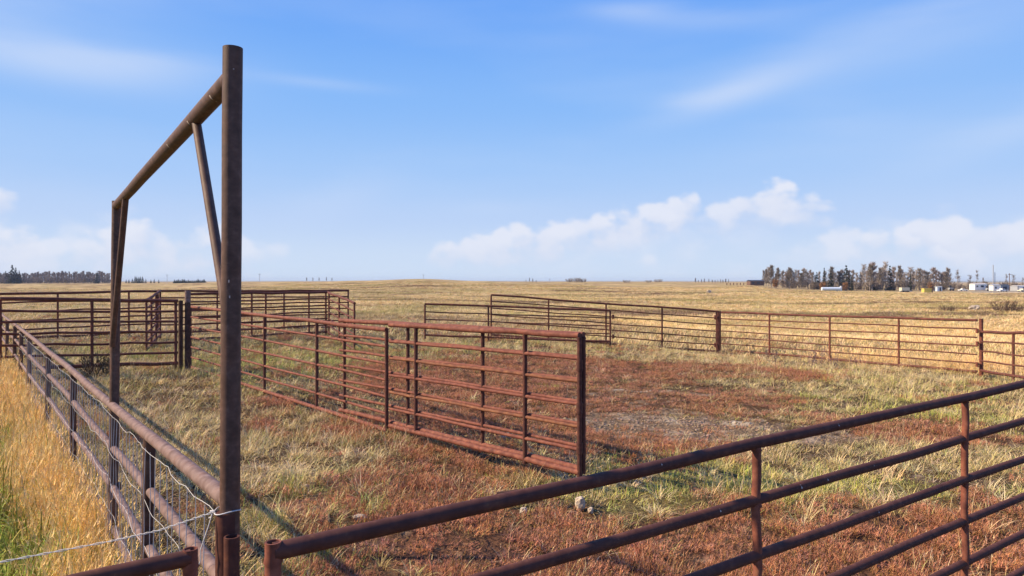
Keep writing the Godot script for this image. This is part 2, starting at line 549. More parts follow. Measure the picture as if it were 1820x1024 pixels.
	# thin streaks: [bearing, elevation, half length, half width, tilt, strength]
	var wisps := [
		[-32.5, 15.2, 8.0, 1.5, -0.03, 1.0], [-28.0, 16.0, 6.0, 0.9, 0.03, 0.7], [-35.0, 18.0, 9.0, 3.5, 0.0, 0.4], [-15.5, 15.4, 5.0, 0.45, -0.03, 0.4], [17.0, 14.0, 6.0, 1.0, 0.2, 0.55], [27.0, 16.5, 8.0, 2.2, 0.12, 0.2], [10.0, 20.6, 4.0, 0.8, -0.1, 0.4], [18.0, 19.6, 6.0, 0.8, 0.0, 0.22], [34.0, 9.5, 6.0, 1.3, 0.25, 0.35],
		[-14.0, 6.6, 5.0, 1.8, 0.35, 0.28], [-36.0, 20.0, 9.0, 3.0, 0.1, 0.4], [22.0, 22.5, 7.0, 0.8, 0.0, 0.3], [32.0, 18.0, 9.0, 3.0, 0.1, 0.25], [-2.0, 6.0, 4.0, 0.5, 0.0, 0.2], [27.0, 11.0, 12.0, 2.5, 0.1, 0.2],
	]
	for i in 46:
		var e := rs.randf_range(6.0, 60.0)
		wisps.append([rs.randf_range(42.0, 318.0), e, rs.randf_range(4.0, 9.0) / cos(deg_to_rad(e)), rs.randf_range(0.5, 2.5), rs.randf_range(-0.1, 0.25), rs.randf_range(0.2, 0.55)])
	for i in 14:
		wisps.append([rs.randf_range(-45.0, 45.0), rs.randf_range(26.0, 65.0), rs.randf_range(6.0, 14.0), rs.randf_range(0.7, 2.5), rs.randf_range(-0.1, 0.25), rs.randf_range(0.2, 0.5)])
	for s in wisps:
		var cx: float = W * 0.5 + deg_to_rad(s[0]) * px
		var cy: float = half - deg_to_rad(s[1]) * px
		var lx: float = deg_to_rad(s[2]) * px
		var ly: float = deg_to_rad(s[3]) * px
		var reach: float = ly * 2.4 + absf(s[4]) * lx * 2.2
		for y in range(maxi(0, int(cy - reach)), mini(half, int(cy + reach))):
			for x in range(int(cx - lx * 2.2), int(cx + lx * 2.2)):
				var o := y * W + posmod(x, W)
				var dx: float = (x - cx) / lx
				var dy: float = (y - cy + (x - cx) * s[4]) / ly + 0.7 * (streak[o] - 128) / 128.0
				var e := dx * dx + dy * dy
				if e < 5.0: cir[o] += (1.0 - cir[o]) * s[5] * exp(-e) * clampf(0.35 + 1.3 * streak[o] / 255.0, 0.0, 1.3)
	var out := PackedFloat32Array()
	out.resize(W * H * 3)
	var stops := [[0.0, Color8(211, 227, 247)], [2.0, Color8(205, 223, 247)], [5.0, Color8(188, 212, 248)], [9.0, Color8(164, 201, 249)], [14.0, Color8(138, 187, 249)], [22.0, Color8(106, 165, 247)], [40.0, Color8(74, 134, 232)], [90.0, Color8(56, 110, 212)]]
	var white := Color8(234, 237, 249).srgb_to_linear()
	var shade := Color8(211, 220, 242).srgb_to_linear()
	var veil := Color8(206, 222, 250).srgb_to_linear()
	for y in H:
		var el := 90.0 - (y + 0.5) / H * 180.0
		var k := 0
		var e := maxf(el, 0.0)
		while k < stops.size() - 2 and e > stops[k + 1][0]: k += 1
		var f: float = smoothstep(0.0, 1.0, clampf((e - stops[k][0]) / (stops[k + 1][0] - stops[k][0]), 0.0, 1.0)) * 0.35 + 0.65 * clampf((e - stops[k][0]) / (stops[k + 1][0] - stops[k][0]), 0.0, 1.0)
		var base: Color = stops[k][1].lerp(stops[k + 1][1], f).srgb_to_linear()
		if el <= 0.0: base = Color(0.3, 0.25, 0.15)
		for x in W:
			var q := base
			if y < half:
				var o := y * W + x
				var a := cir[o] * 0.8 + 0.2 * clampf((streak[o] - 110) / 145.0, 0.0, 1.0)
				if a > 0.002: q = q.lerp(veil, minf(a, 0.95))
				if cum[o] > 0.002: q = q.lerp(white.lerp(shade, low[o] * 0.9), minf(cum[o] * 0.85, 0.92))
			var i := (y * W + (x + W / 2) % W) * 3
			out[i] = q.r
			out[i + 1] = q.g
			out[i + 2] = q.b
	return ImageTexture.create_from_image(Image.create_from_data(W, H, false, Image.FORMAT_RGBF, out.to_byte_array()))


# ---------------------------------------------------------------- pens
# a panel of level pipes: a, b ends of the top rail; tall metres from top to bottom rail; posts at metres from a; leg below
func panel(called: String, label: String, a: Vector3, b: Vector3, tall: float, rails: int, posts: Array, o := {}) -> Node3D:
	var rt: float = o.get("top", 0.032)
	var rm: float = o.get("mid", 0.022)
	var rp: float = o.get("post", 0.026)
	var leg: float = o.get("leg", 0.2)
	var wob: float = o.get("wob", 0.006)
	var mats: Array = o.get("mats", [M.rust_far])
	var pm: Material = o.get("post_mat", mats[0])
	var sides: int = o.get("sides", 8)
	var segs: int = o.get("segs", 7)
	var base := a - Vector3(0, tall + leg, 0)
	var root := thing(called, base, label, o.get("category", "fence panel"), o.get("group", "pipe fence panels of the pens"))
	var along := b - a
	var length := Vector3(along.x, 0, along.z).length()
	for i in rails:
		var y := tall * i / (rails - 1.0)
		var p := line(a - base - Vector3(0, y, 0), b - base - Vector3(0, y, 0), segs, wob)
		var r := rt if i == 0 or i == rails - 1 else rm
		part("rail", pipe(p, r, sides + (2 if i == 0 else 0), i != 0, i != 0), mats[i % mats.size()], root)
	for s in posts:
		var at := a.lerp(b, s / length) - base
		var bow: float = o.get("bow", 0.0)
		var pp := PackedVector3Array()
		var n := 2 if bow == 0.0 else 12
		var capped: bool = s == posts[0] and o.get("cap_first", false) or s == posts[-1] and o.get("cap_last", false)
		var y0 := 0.03 if capped else -rt * 0.5
		for i in n + 1:
			var q := at + Vector3(0, lerpf(y0, -tall - leg, float(i) / n), 0)
			if bow > 0.0 and i > 0 and not capped:
				q += along.normalized() * (bow * sin(i * 1.9 + s * 3.0)) + Vector3(0, 0, bow * 0.7 * cos(i * 1.3 + s))
			pp.append(q)
		var r := rp * (1.12 if capped else 1.0)
		if o.has("weld"):
			for i in rails:
				var rr := rt if i == 0 or i == rails - 1 else rm
				var y := -tall * i / (rails - 1.0) - rr * 0.9
				var wb := Buf.new()
				wb.tube(PackedVector3Array([Vector3(0, y + 0.012, 0), Vector3(0, y, 0), Vector3(0, y - 0.007, 0)]), r * 1.02, r * 1.2, 10, false, false, false)
				wb.tube(PackedVector3Array([Vector3(0, y - 0.007, 0), Vector3(0, y - 0.014, 0)]), r * 1.2, r * 0.98, 10, false, false, false)
				part("weld", wb.mesh(), pm, root, at)
		part("post", pipe(pp, r, sides + 2, capped, false), pm, root)
	return root


func hinge(root: Node3D, at: Vector3, m: Material, size := 0.05) -> void:
	var b := Buf.new()
	b.tube(PackedVector3Array([Vector3(0, -size * 1.3, 0), Vector3(0, size * 1.3, 0)]), size * 0.8, size * 0.8, 8)
	b.box(Vector3(size * 1.3, 0, 0), Vector3(size * 1.6, size * 0.5, size * 0.5))
	part("hinge", b.mesh(), m, root, at - root.position)


func ring(root: Node3D, called: String, at: Vector3, dir: Vector3, r: float, wide: float, m: Material) -> void:
	var b := Buf.new()
	b.tube(PackedVector3Array([-dir.normalized() * wide / 2.0, dir.normalized() * wide / 2.0]), r, r, 12)
	part(called, b.mesh(), m, root, at - root.position)


# a pale scar: a curved sliver on a pipe's skin
func scar(root: Node3D, at: Vector3, dir: Vector3, face: Vector3, r: float, sweep: float, wide: float) -> void:
	var b := Buf.new()
	var t := dir.normalized()
	var u := (face - t * face.dot(t)).normalized()
	var w := t.cross(u)
	for i in 5:
		var a0 := sweep * (i / 5.0 - 0.5)
		var a1 := sweep * ((i + 1) / 5.0 - 0.5)
		var d0 := u * cos(a0) + w * sin(a0)
		var d1 := u * cos(a1) + w * sin(a1)
		var s0 := t * wide * (0.35 + 0.15 * sin(i * 2.3)) + t * a0 * 0.012
		var s1 := t * wide * (0.35 + 0.15 * sin(i * 2.3 + 2.3)) + t * a1 * 0.012
		b.tri(d0 * r - s0, d0 * r + s0, d1 * r + s1, d0, d0, d1)
		b.tri(d0 * r - s0, d1 * r + s1, d1 * r - s1, d0, d1, d1)
	part("scar", b.mesh(), M.chip, root, at - root.position)


func make_frame() -> void:
	var p1 := V(-1.092, 3.313, 2.75)
	var f1 := V(-1.115, -0.1, 2.75)
	var p2 := V(-3.4, 3.09, 6.05)
	var f2 := V(-3.44, -0.1, 6.05)
	var root := thing("overhead_gateway", V(-1.115, 0.0, 2.75), "tall brown pipe gate frame of two posts, cross beam and braces rising above the fence", "gate frame")
	var z := root.position
	var post1 := part("post", pipe(line(f1 - z, p1 - z, 10, 0.0012), 0.0375, 20, false, true), M.rust_brown, root)
	post1.set_meta("label", "nearer and taller upright of the gate frame")
	part("post", pipe(line(f2 - z, p2 - z, 8, 0.002), 0.0385, 14, false, true), M.rust_brown, root)
	var b1 := V(-1.10, 3.2, 2.765)
	var b2 := V(-3.39, 3.05, 6.03)
	part("beam", pipe(line(b1 - z, b2 - z, 8, 0.002), 0.037, 16), M.rust_brown, root)
	var dir := b2 - b1
	part("brace", pipe(PackedVector3Array([b1.lerp(b2, 0.172) - z - Vector3(0, 0.02, 0), V(-1.118, 2.2, 2.79) - z]), 0.0215, 12), M.rust_brown, root)
	part("brace", pipe(PackedVector3Array([b1.lerp(b2, 0.845) - z - Vector3(0, 0.02, 0), V(-3.41, 1.85, 6.0) - z]), 0.0235, 12), M.rust_brown, root)
	part("sleeve", pipe(PackedVector3Array([V(-1.113, 1.5, 2.75) - z, V(-1.115, -0.1, 2.75) - z]), 0.0445, 18), M.rust_dark, root)
	var hp := part("hinge_pipe", pipe(PackedVector3Array([V(-1.072, 1.424, 2.69) - z, V(-1.075, -0.1, 2.69) - z]), 0.029, 16, true, false), M.rust_dark, root)
	hp.set_meta("label", "short open-topped pipe welded beside the frame's foot")
	ring(root, "collar", V(-3.425, 0.63, 6.05), Vector3.UP, 0.052, 0.06, M.dark_pipe)
	for s in [[0.06, 0.05], [0.18, 0.035], [0.32, 0.03]]:
		scar(root, b1.lerp(b2, s[0]), dir, Vector3(0.5, -0.1, 0.9), 0.0373, 1.1, 0.008)
	for s in [3.22, 2.34, 2.40]:
		scar(root, V(-1.093 + rng.randf_range(-0.002, 0.002), s, 2.75), Vector3.UP, Vector3(rng.randf_range(-0.2, 0.5), 0, 1), 0.0377, 0.12, rng.randf_range(0.006, 0.018))
	# wire tied round the post
	var tie := Buf.new()
	var tp := PackedVector3Array()
	for i in 25:
		var a := TAU * i / 24.0
		tp.append(V(-1.113, 1.505, 2.75) - z + Vector3(cos(a) * 0.0475, 0.006 * sin(a * 2.0), sin(a) * 0.0475))
	tie.tube(tp, 0.0026, 0.0026, 6)
	part("wire_tie", tie.mesh(), M.wire, root)


func fence_at(d: float) -> float:
	return -1.1 - (d - 2.75) * 0.706 if d < 6.05 else -3.43 - (d - 6.05) * 0.787


func make_wire_fence() -> void:
	var root := thing("pipe_fence", V(-3.43, 0.0, 6.05), "mauve grey four-rail pipe fence running from the gate frame to the far left", "fence")
	var z := root.position
	var ds := [2.78, 4.0, 5.0, 6.05, 7.2, 8.6, 10.2, 12.0, 14.0, 16.5, 19.5, 23.0]
	var near_y := [1.535, 1.2, 0.84, 0.5]
	var mid_y := [1.33, 0.965, 0.62, 0.27]
	var far_y := [1.37, 1.01, 0.655, 0.31]
	for k in 4:
		var p := PackedVector3Array()
		for d in ds:
			var y: float = lerpf(near_y[k], mid_y[k], (d - 2.78) / 3.27) if d < 6.05 else lerpf(mid_y[k], far_y[k], minf((d - 6.05) / 3.0, 1.0))
			p.append(V(fence_at(d) + rng.randf_range(-0.012, 0.012), y + rng.randf_range(-0.01, 0.01), d) - z)
		part("rail", pipe(p, 0.034 if k == 0 else 0.03, 14), M.mauve, root)
	for d in [4.42, 8.14, 10.4, 13.2, 14.9, 16.6, 19.3, 22.0]:
		part("post", pipe(line(V(fence_at(d), 1.34 if d > 6 else 1.42, d) - z, V(fence_at(d) - 0.02, -0.1, d) - z, 3, 0.006), 0.036 if d < 12 else 0.042, 10), M.dark_pipe if d < 12.0 else M.rust_brown, root)
	# woven wire hung on the outer side
	var net := thing("wire_netting", V(-3.5, 0.1, 6.05), "thin galvanized woven wire netting hung along the mauve pipe fence", "wire netting")
	z = net.position
	var heights := [1.0, 0.76, 0.55, 0.36, 0.2]
	for k in 5:
		var p := PackedVector3Array()
		var d := 2.8
		while d < 15.0:
			var top: float = (lerpf(1.525, 1.33, (d - 2.8) / 3.2) if d < 6.0 else 1.35) - 0.055
			var y: float = top * heights[k] + (0.008 if k < 2 else 0.012) * sin(d * 14.0 + k) * sin(d * 2.3 + k * 2.0) + rng.randf_range(-0.007, 0.007)
			p.append(V(fence_at(d) - 0.05 + 0.012 * sin(d * 7.0 + k * 1.7), y, d) - z)
			d += 0.11 if d < 7.0 else 0.3
		part("wire", pipe(p, 0.0015 if k == 0 else 0.0014, 4), M.wire, net)
	var d := 2.95
	while d < 13.5:
		var top: float = lerpf(1.47, 1.28, (d - 2.8) / 3.2) if d < 6.0 else 1.3
		var x := fence_at(d) - 0.048
		part("wire", pipe(line(V(x, top, d) - z, V(x + rng.randf_range(-0.03, 0.0), 0.12, d + rng.randf_range(-0.02, 0.02)) - z, 5, 0.006), 0.0026, 3), M.wire, net)
		d += 0.15 if d < 8.0 else 0.2
	# loose strand towards the left, two wires twisted together, and its hanging end
	var st := thing("loose_wire", V(-1.15, 1.0, 2.75), "loose twisted wire strand stretching left from the frame's wire tie over golden grass", "wire")
	z = st.position
	var ends := [V(-1.155, 1.505, 2.73), V(-1.37, 1.435, 2.72), V(-1.55, 1.40, 2.7), V(-1.98, 1.34, 2.62), V(-2.7, 1.3, 2.5)]
	for k in 2:
		var p := PackedVector3Array()
		for i in 81:
			var t := i / 80.0 * 4.0
			var q: Vector3 = ends[mini(int(t), 3)].lerp(ends[mini(int(t), 3) + 1], t - mini(int(t), 3))
			p.append(q - z + Vector3(0.3, sin(i * 1.1 + k * PI) * 0.003, cos(i * 1.1 + k * PI) * 0.003) - Vector3(0.3, 0, 0))
		part("strand", pipe(p, 0.0015, 5), M.wire, st)
	part("strand", pipe(line(V(-1.16, 1.5, 2.72) - z, V(-1.215, 1.28, 2.7) - z, 5, 0.006), 0.0022, 4), M.wire, st)
	part("strand", pipe(line(V(-1.215, 1.28, 2.7) - z, V(-1.19, 1.12, 2.71) - z, 5, 0.01), 0.0022, 4), M.wire, st)
	part("strand", pipe(line(V(-1.16, 1.505, 2.74) - z, V(-1.19, 1.47, 2.76) - z, 5, 0.009), 0.004, 4), M.wire, st)


func make_pens() -> void:
	var fore := {"mats": [M.rust_dark], "top": 0.0275, "mid": 0.0255, "post": 0.0215, "leg": 0.12, "wob": 0.006, "weld": 1, "segs": 9, "sides": 14, "post_mat": M.rust_red, "bow": 0.011, "cap_first": true, "category": "gate", "group": "gates in front of the camera"}
	var dirf := Vector3(0.828, 0, -0.56)
	var g := panel("pipe_gate", "large dark brown seven-bar pipe gate crossing the foreground at lower right", V(-0.717, 1.588, 2.11), V(-0.717, 1.666, 2.11) + dirf * 6.75, 1.62, 7, [0.0, 2.29, 4.44, 6.7], fore)
	for s in [[0.4, 0], [1.62, 0], [2.95, 0], [4.2, 0], [2.0, 1], [2.62, 1], [2.85, 1], [3.3, 1], [2.9, 3], [3.35, 2]]:
		scar(g, V(-0.717, 1.588 + s[0] * 0.0116 - s[1] * 0.27, 2.11) + dirf * s[0], dirf, Vector3(0.1, 0.5, 1), 0.0285 if s[1] == 0 else 0.0265, rng.randf_range(0.3, 0.9), rng.randf_range(0.003, 0.007))
	var near := fore.duplicate()
	near.cap_first = true
	panel("pipe_gate", "dark brown pipe gate end with open-topped post in the bottom left corner", V(-1.098, 1.457, 2.4), V(-1.098, 1.43, 2.4) - dirf * 2.4, 1.4, 6, [0.0, 1.2, 2.35], near)

	# the doubled gate in the middle
	var mid := {"mats": [M.rust_red, M.rust_red, M.rust_orange, M.rust_red, M.rust_orange, M.rust_red, M.rust_red], "post_mat": M.rust_dark, "top": 0.037, "mid": 0.023, "post": 0.03, "leg": 0.06, "wob": 0.009, "weld": 1, "sides": 12, "category": "gate", "group": "red rust gates in the middle of the pen"}
	var dirm := Vector3(-0.682, 0, -0.732)
	var e := V(0.8, 1.757, 8.32)
	var fr := panel("middle_gate", "red rusty pipe gate ending in a sleeved post nearest the centre of the pen", e, e + dirm * 4.05 + Vector3(0, -0.055, 0), 1.62, 7, [0.0, 0.93, 3.33], mid)
	for y in [-0.35, -0.86, -1.33]: ring(fr, "sleeve", e + Vector3(0, y, 0), Vector3.UP, 0.039, 0.13, M.rust_dark)
	var back := mid.duplicate()
	back.leg = 0.03
	back.post = 0.027
	back.mats = [M.rust_red]
	e = V(0.85, 1.762, 8.36)
	panel("middle_gate", "second red rusty gate standing close behind the sleeved middle gate", e, e + dirm * 5.75 + Vector3(0, -0.06, 0), 1.6, 7, [0.0, 1.84, 3.64, 5.6], back)
	var far := mid.duplicate()
	far.mats = [M.rust_red]
	far.leg = 0.08
	e = V(-2.017, 1.62, 11.31)
	var bb := panel("middle_gate", "long red rusty pipe panel running from the middle gates back to the white-topped post", e, V(-8.7, 1.71, 19.0), 1.62, 7, [0.0, 2.51, 5.03, 7.6, 10.15], far)
	ring(bb, "wire_loop", V(-2.99, 0.36, 12.3), Vector3(0.2, 1, 0.3), 0.05, 0.012, M.dark_pipe)

	var gp := thing("gate_post", V(-8.5, 0.0, 18.3), "dark double pipe gate post with a pale worn top in the left pen", "post")
	part("post", pipe(PackedVector3Array([V(-8.44, 2.1, 18.3) - gp.position, V(-8.44, 0.0, 18.3) - gp.position]), 0.07, 12), M.dark_pipe, gp)
	part("post", pipe(PackedVector3Array([V(-8.6, 1.9, 18.25) - gp.position, V(-8.6, 0.0, 18.25) - gp.position]), 0.055, 10), M.dark_pipe, gp)
	part("worn_top", pipe(PackedVector3Array([V(-8.44, 2.16, 18.3) - gp.position, V(-8.44, 1.85, 18.3) - gp.position]), 0.073, 12, true), M.mauve, gp)

	# left pens
	var lf := {"mats": [M.rust_far], "post_mat": M.rust_far, "top": 0.045, "mid": 0.03, "post": 0.036, "leg": 0.15, "wob": 0.02}
	panel("pen_gate", "brown seven-bar gate in the left pen between the wire fence and the pale-topped post", V(-11.65, 2.0, 16.0), V(-8.6, 1.895, 18.1), 1.6, 7, [0.0, 1.8, 3.65], lf.merged({"category": "gate", "group": "gates of the left pens", "post": 0.045, "mid": 0.028}))
	panel("swung_gate", "narrow-looking gate seen nearly end-on in the left pen", V(-11.7, 1.8, 22.5), V(-12.95, 2.05, 25.9), 1.6, 7, [0.0, 1.2, 2.4, 3.55], lf.merged({"category": "gate", "group": "gates of the left pens"}))
	panel("corral_fence", "back fence panel of the left pen cut off by the left edge", V(-18.5, 1.96, 24.0), V(-14.1, 2.0, 28.0), 1.6, 6, [0.0, 2.55, 4.9, 5.9], lf)
	panel("corral_fence", "front one of two overlapping panels closing the left pen", V(-11.5, 1.94, 25.0), V(-7.56, 1.955, 28.8), 1.62, 7, [0.0, 2.3, 2.85, 4.65, 5.4], lf.merged({"post": 0.042}))
	panel("corral_fence", "rear one of two overlapping panels closing the left pen", V(-14.1, 2.01, 28.0), V(-7.42, 1.98, 32.0), 1.62, 7, [0.0, 2.2, 4.9, 7.75], lf)
	panel("swung_gate", "rusty gate swinging toward the viewer at the right end of the left pen", V(-7.5, 1.95, 28.7), V(-5.48, 1.63, 24.5), 1.62, 7, [0.15, 2.1, 4.6], lf.merged({"category": "gate", "group": "gates of the left pens", "mid": 0.022}))

	# right pens
	var rt := {"mats": [M.rust_far], "top": 0.042, "mid": 0.023, "post": 0.036, "leg": 0.16, "wob": 0.018}
	panel("corral_fence", "far panel of the back fence left of the double post", V(-0.86, 1.84, 29.0), V(8.5, 1.15, 29.0), 1.64, 7, [0.0, 2.37, 4.74, 7.05, 9.3], rt)
	var open := panel("swung_gate", "lower five-bar gate standing open in front of the back fence", V(-3.43, 1.505, 27.7), V(3.88, 1.25, 27.7), 1.22, 5, [0.0, 2.5, 7.3], rt.merged({"mid": 0.03, "top": 0.034, "post": 0.034, "leg": 0.28, "category": "gate", "group": "five-bar gates"}))
	hinge(open, V(3.98, 1.0, 27.7), M.rust_far, 0.06)
	hinge(open, V(3.98, 0.22, 27.7), M.rust_far, 0.06)
	var dp := thing("gate_post", V(8.75, -0.7, 29.6), "rusty double post with hinges joining two panels of the back fence", "post")
	for s in [[8.6, 29.3, 1.16, 0.045], [8.86, 30.0, 1.12, 0.055]]:
		part("post", pipe(PackedVector3Array([V(s[0], s[2], s[1]) - dp.position, V(s[0], -0.75, s[1]) - dp.position]), s[3], 10), M.rust_far, dp)
	hinge(dp, V(8.45, 0.9, 29.2), M.rust_far, 0.07)
	hinge(dp, V(8.45, -0.25, 29.2), M.rust_far, 0.07)
	var rp := panel("corral_fence", "nearer back fence panel ending at the corner post on the right", V(9.0, 1.05, 30.6), V(14.62, 1.175, 22.1), 1.62, 7, [0.0, 2.57, 5.2, 7.75], rt.merged({"mats": [M.rust_far, M.rust_red], "post_mat": M.rust_red, "post": 0.038, "leg": 0.12}))
	rp.set_meta("group", "pipe fence panels of the pens")
	var cp := thing("gate_post", V(14.7, -0.6, 22.0), "red rusty corner post with two hinges at the right edge", "post")
	part("post", pipe(PackedVector3Array([V(14.68, 1.23, 22.0) - cp.position, V(14.68, -0.7, 22.0) - cp.position]), 0.056, 12), M.rust_red, cp)
	for y in [0.85, 0.45, -0.2]: hinge(cp, V(14.52, y, 21.95), M.rust_red, 0.055)
	panel("swung_gate", "red rusty five-bar gate cut off by the right edge", V(14.6, 0.823, 21.9), V(12.7, 1.22, 15.2), 1.2, 5, [2.46, 4.4, 6.3], rt.merged({"mats": [M.rust_red], "mid": 0.034, "top": 0.036, "post": 0.034, "category": "gate", "group": "five-bar gates"}))


func stone(label: String, x: float, d: float, size: Vector3, sd: int, sink := 0.25) -> void:
	var sp := SphereMesh.new()
	sp.radius = 0.5
	sp.height = 1.0
	sp.radial_segments = 14
	sp.rings = 8
	var a := sp.get_mesh_arrays()
	var v: PackedVector3Array = a[Mesh.ARRAY_VERTEX]
	var st := SurfaceTool.new()
	st.begin(Mesh.PRIMITIVE_TRIANGLES)
	st.set_smooth_group(-1)
	for i in a[Mesh.ARRAY_INDEX]:
		var p := v[i]
		var k := 1.0 + 0.55 * nz.get_noise_3d(p.x * 90.0 + sd * 37.0, p.y * 90.0, p.z * 90.0)
		p = (p * k).snapped(Vector3.ONE * 0.01)
		p.y = minf(p.y, 0.36 + 0.2 * p.x)
		st.add_vertex(p * size)
	st.generate_normals()
	var o := part("rock", st.commit(), M.stone, self, V(x, height(x, d) + size.y * (0.5 - sink), d))
	tag(o, label, "rock")


func make_litter() -> void:
	var root := thing("loose_pipe", V(0.2, height(0.2, 7.7) + 0.13, 7.68), "dark rusty pipe lying in red weeds below the middle gate", "pipe")
	part("pipe", pipe(PackedVector3Array([Vector3(-0.36, 0.02, 0.1), Vector3(0.0, 0.035, 0.0), Vector3(0.46, 0.06, -0.1)]), 0.034, 12, true, true), M.dark_pipe, root)
	stone("upright pale rock beside the end of the lying pipe", 0.735, 7.62, Vector3(0.1, 0.17, 0.1), 1, 0.0)
	stone("small pale rock right of the upright pale rock", 0.84, 7.52, Vector3(0.06, 0.08, 0.06), 2, 0.0)
	stone("small pale rock under the lying pipe", 0.12, 7.4, Vector3(0.07, 0.09, 0.07), 3, 0.0)
	stone("flat pale stone in grass behind the foreground gate's left end", -1.55, 7.15, Vector3(0.14, 0.07, 0.1), 4)
	stone("little grey stone on bare soil left of the red weeds", -2.4, 8.2, Vector3(0.07, 0.06, 0.06), 5, 0.1)
	stone("grey rock seen through the lower bars of the middle gate", -0.1, 10.9, Vector3(0.16, 0.16, 0.13), 6, 0.15)
	stone("pale rock on the far slope of the tan field", 42.0, 150.0, Vector3(1.0, 0.9, 0.8), 7, 0.1)
	stone("pale grey boulder beyond the corner post", 46.0, 70.0, Vector3(1.0, 0.75, 0.7), 8, 0.2)


# ---------------------------------------------------------------- plants
func blade(b: Buf, at: Vector3, dir: float, tall: float, lean0: float, lean: float, wide: float, col: Color, segs := 3) -> void:
	var f := Vector3(cos(dir), 0, sin(dir))
	var twist := dir + rng.randf_range(-0.7, 0.7)
	var s := Vector3(-sin(twist), 0, cos(twist)) * wide / 2.0
	var p := at
	var last := [at - s, at + s]
	for i in segs:
		var t := (i + 1.0) / segs
		var bend := lean0 + lean * t
		p += (f * sin(bend) + Vector3.UP * cos(bend)) * tall / segs
		if i == segs - 1:
			b.flat(last[0], last[1], p, col)
		else:
			var w := s * (1.0 - 0.55 * t)
			b.flat(last[0], last[1], p + w, col)
			b.flat(last[0], p + w, p - w, col)
			last = [p - w, p + w]


# blades of a tuft differ in tone: own colour, greener, pale dead, dark dead
func tone(odd: float) -> Color:
	var k := rng.randf_range(0.72, 1.25)
	var c := Color(k * rng.randf_range(0.92, 1.08), k, k * rng.randf_range(0.75, 1.2))
	if rng.randf() < odd:
		var q := rng.randf()
		if q < 0.4: c = Color(c.r * 1.55, c.g * 1.45, c.b * 1.6)
		elif q < 0.7: c = Color(c.r * 0.5, c.g * 0.45, c.b * 0.5)
		else: c = Color(c.r * 0.7, c.g * 0.95, c.b * 0.6)
	return c


func tuft(count: int, radius: float, tall: Vector2, lean0: float, lean: Vector2, wide: float, odd: float) -> ArrayMesh:
	var b := Buf.new()
	b.smooth = false
	b.colored = true
	for i in count:
		var a := rng.randf() * TAU
		var r := radius * sqrt(rng.randf())
		var d := a + rng.randf_range(-1.2, 1.2)
		var l0 := lean0 * rng.randf() * rng.randf() * 1.8
		blade(b, Vector3(cos(a) * r, -0.02, sin(a) * r), d, lerpf(tall.x, tall.y, rng.randf() ** 1.6), l0, rng.randf_range(lean.x, lean.y), wide * rng.randf_range(0.6, 1.3), tone(odd))
	return b.mesh()


func weed(count: int, radius: float) -> ArrayMesh:
	var b := Buf.new()
	b.smooth = false
	b.colored = true
	for i in count:
		var a := rng.randf() * TAU
		var r := radius * sqrt(rng.randf())
		var p := Vector3(cos(a) * r, -0.02, sin(a) * r)
		var tall := rng.randf_range(0.05, 0.17)
		var col := tone(0.3)
		if i % 5 == 0: col = Color(1.7, 3.0, 2.8) * rng.randf_range(0.7, 1.1)
		var d := rng.randf() * TAU
		var l0 := rng.randf_range(0.0, 0.8)
		blade(b, p, d, tall, l0, rng.randf_range(0.05, 0.6), 0.004, col, 2)
		var up := Vector3(cos(d) * sin(l0), cos(l0), sin(d) * sin(l0))
		for j in 5:
			var t := rng.randf_range(0.2, 0.98)
			blade(b, p + up * tall * t * 0.95, rng.randf() * TAU, rng.randf_range(0.02, 0.065), 0.3, rng.randf_range(0.2, 1.1), 0.0065, col * rng.randf_range(0.75, 1.3), 1)
	return b.mesh()


func seeded_stems(count: int, radius: float, most := 0.62, flop := 0.9) -> ArrayMesh:
	var b := Buf.new()
	b.smooth = false
	b.colored = true
	for i in count:
		var a := rng.randf() * TAU
		var r := radius * sqrt(rng.randf())
		var p := Vector3(cos(a) * r, -0.02, sin(a) * r)
		var tall := rng.randf_range(most * 0.4, most)
		var col := tone(0.25)
		var d := rng.randf() * TAU
		var lean := rng.randf_range(0.1, flop)
		var l0 := rng.randf() * rng.randf() * flop
		blade(b, p, d, tall, l0, lean, 0.0045, col, 4)
		var tip := p
		for s in 4:
			var t := l0 + lean * (s + 1.0) / 4
			tip += (Vector3(cos(d), 0, sin(d)) * sin(t) + Vector3.UP * cos(t)) * tall / 4
		for j in 5:
			blade(b, tip - Vector3(0, 0.018 * j, 0), rng.randf() * TAU, 0.045, 0.1, rng.randf_range(0.2, 0.7), 0.007, col * 1.15, 1)
		for j in 3: blade(b, p, rng.randf() * TAU, tall * rng.randf_range(0.35, 0.8), rng.randf() * 0.8, rng.randf_range(0.4, 1.9), 0.007, tone(0.4) * 0.92, 3)
	return b.mesh()


func scatter(called: String, mesh: Mesh, list: Array, label: String, category: String) -> void:
	if list.is_empty(): return
	var mm := MultiMesh.new()
	mm.transform_format = MultiMesh.TRANSFORM_3D
	mm.use_colors = true
	mm.mesh = mesh
	mm.instance_count = list.size()
	for i in list.size():
		mm.set_instance_transform(i, list[i][0])
		mm.set_instance_color(i, list[i][1])
	var o := MultiMeshInstance3D.new()
	o.multimesh = mm
	o.material_override = M.grass
	o.name = numbered(called)
	add_child(o)
	tag(o, label, category, "", "stuff")


func jitter(c: Color, s: float) -> Color:
	var k := rng.randf_range(1.0 - s, 1.0 + s)
	return Color(c.r * k * rng.randf_range(0.92, 1.08), c.g * k * rng.randf_range(0.94, 1.06), c.b * k * rng.randf_range(0.8, 1.2))


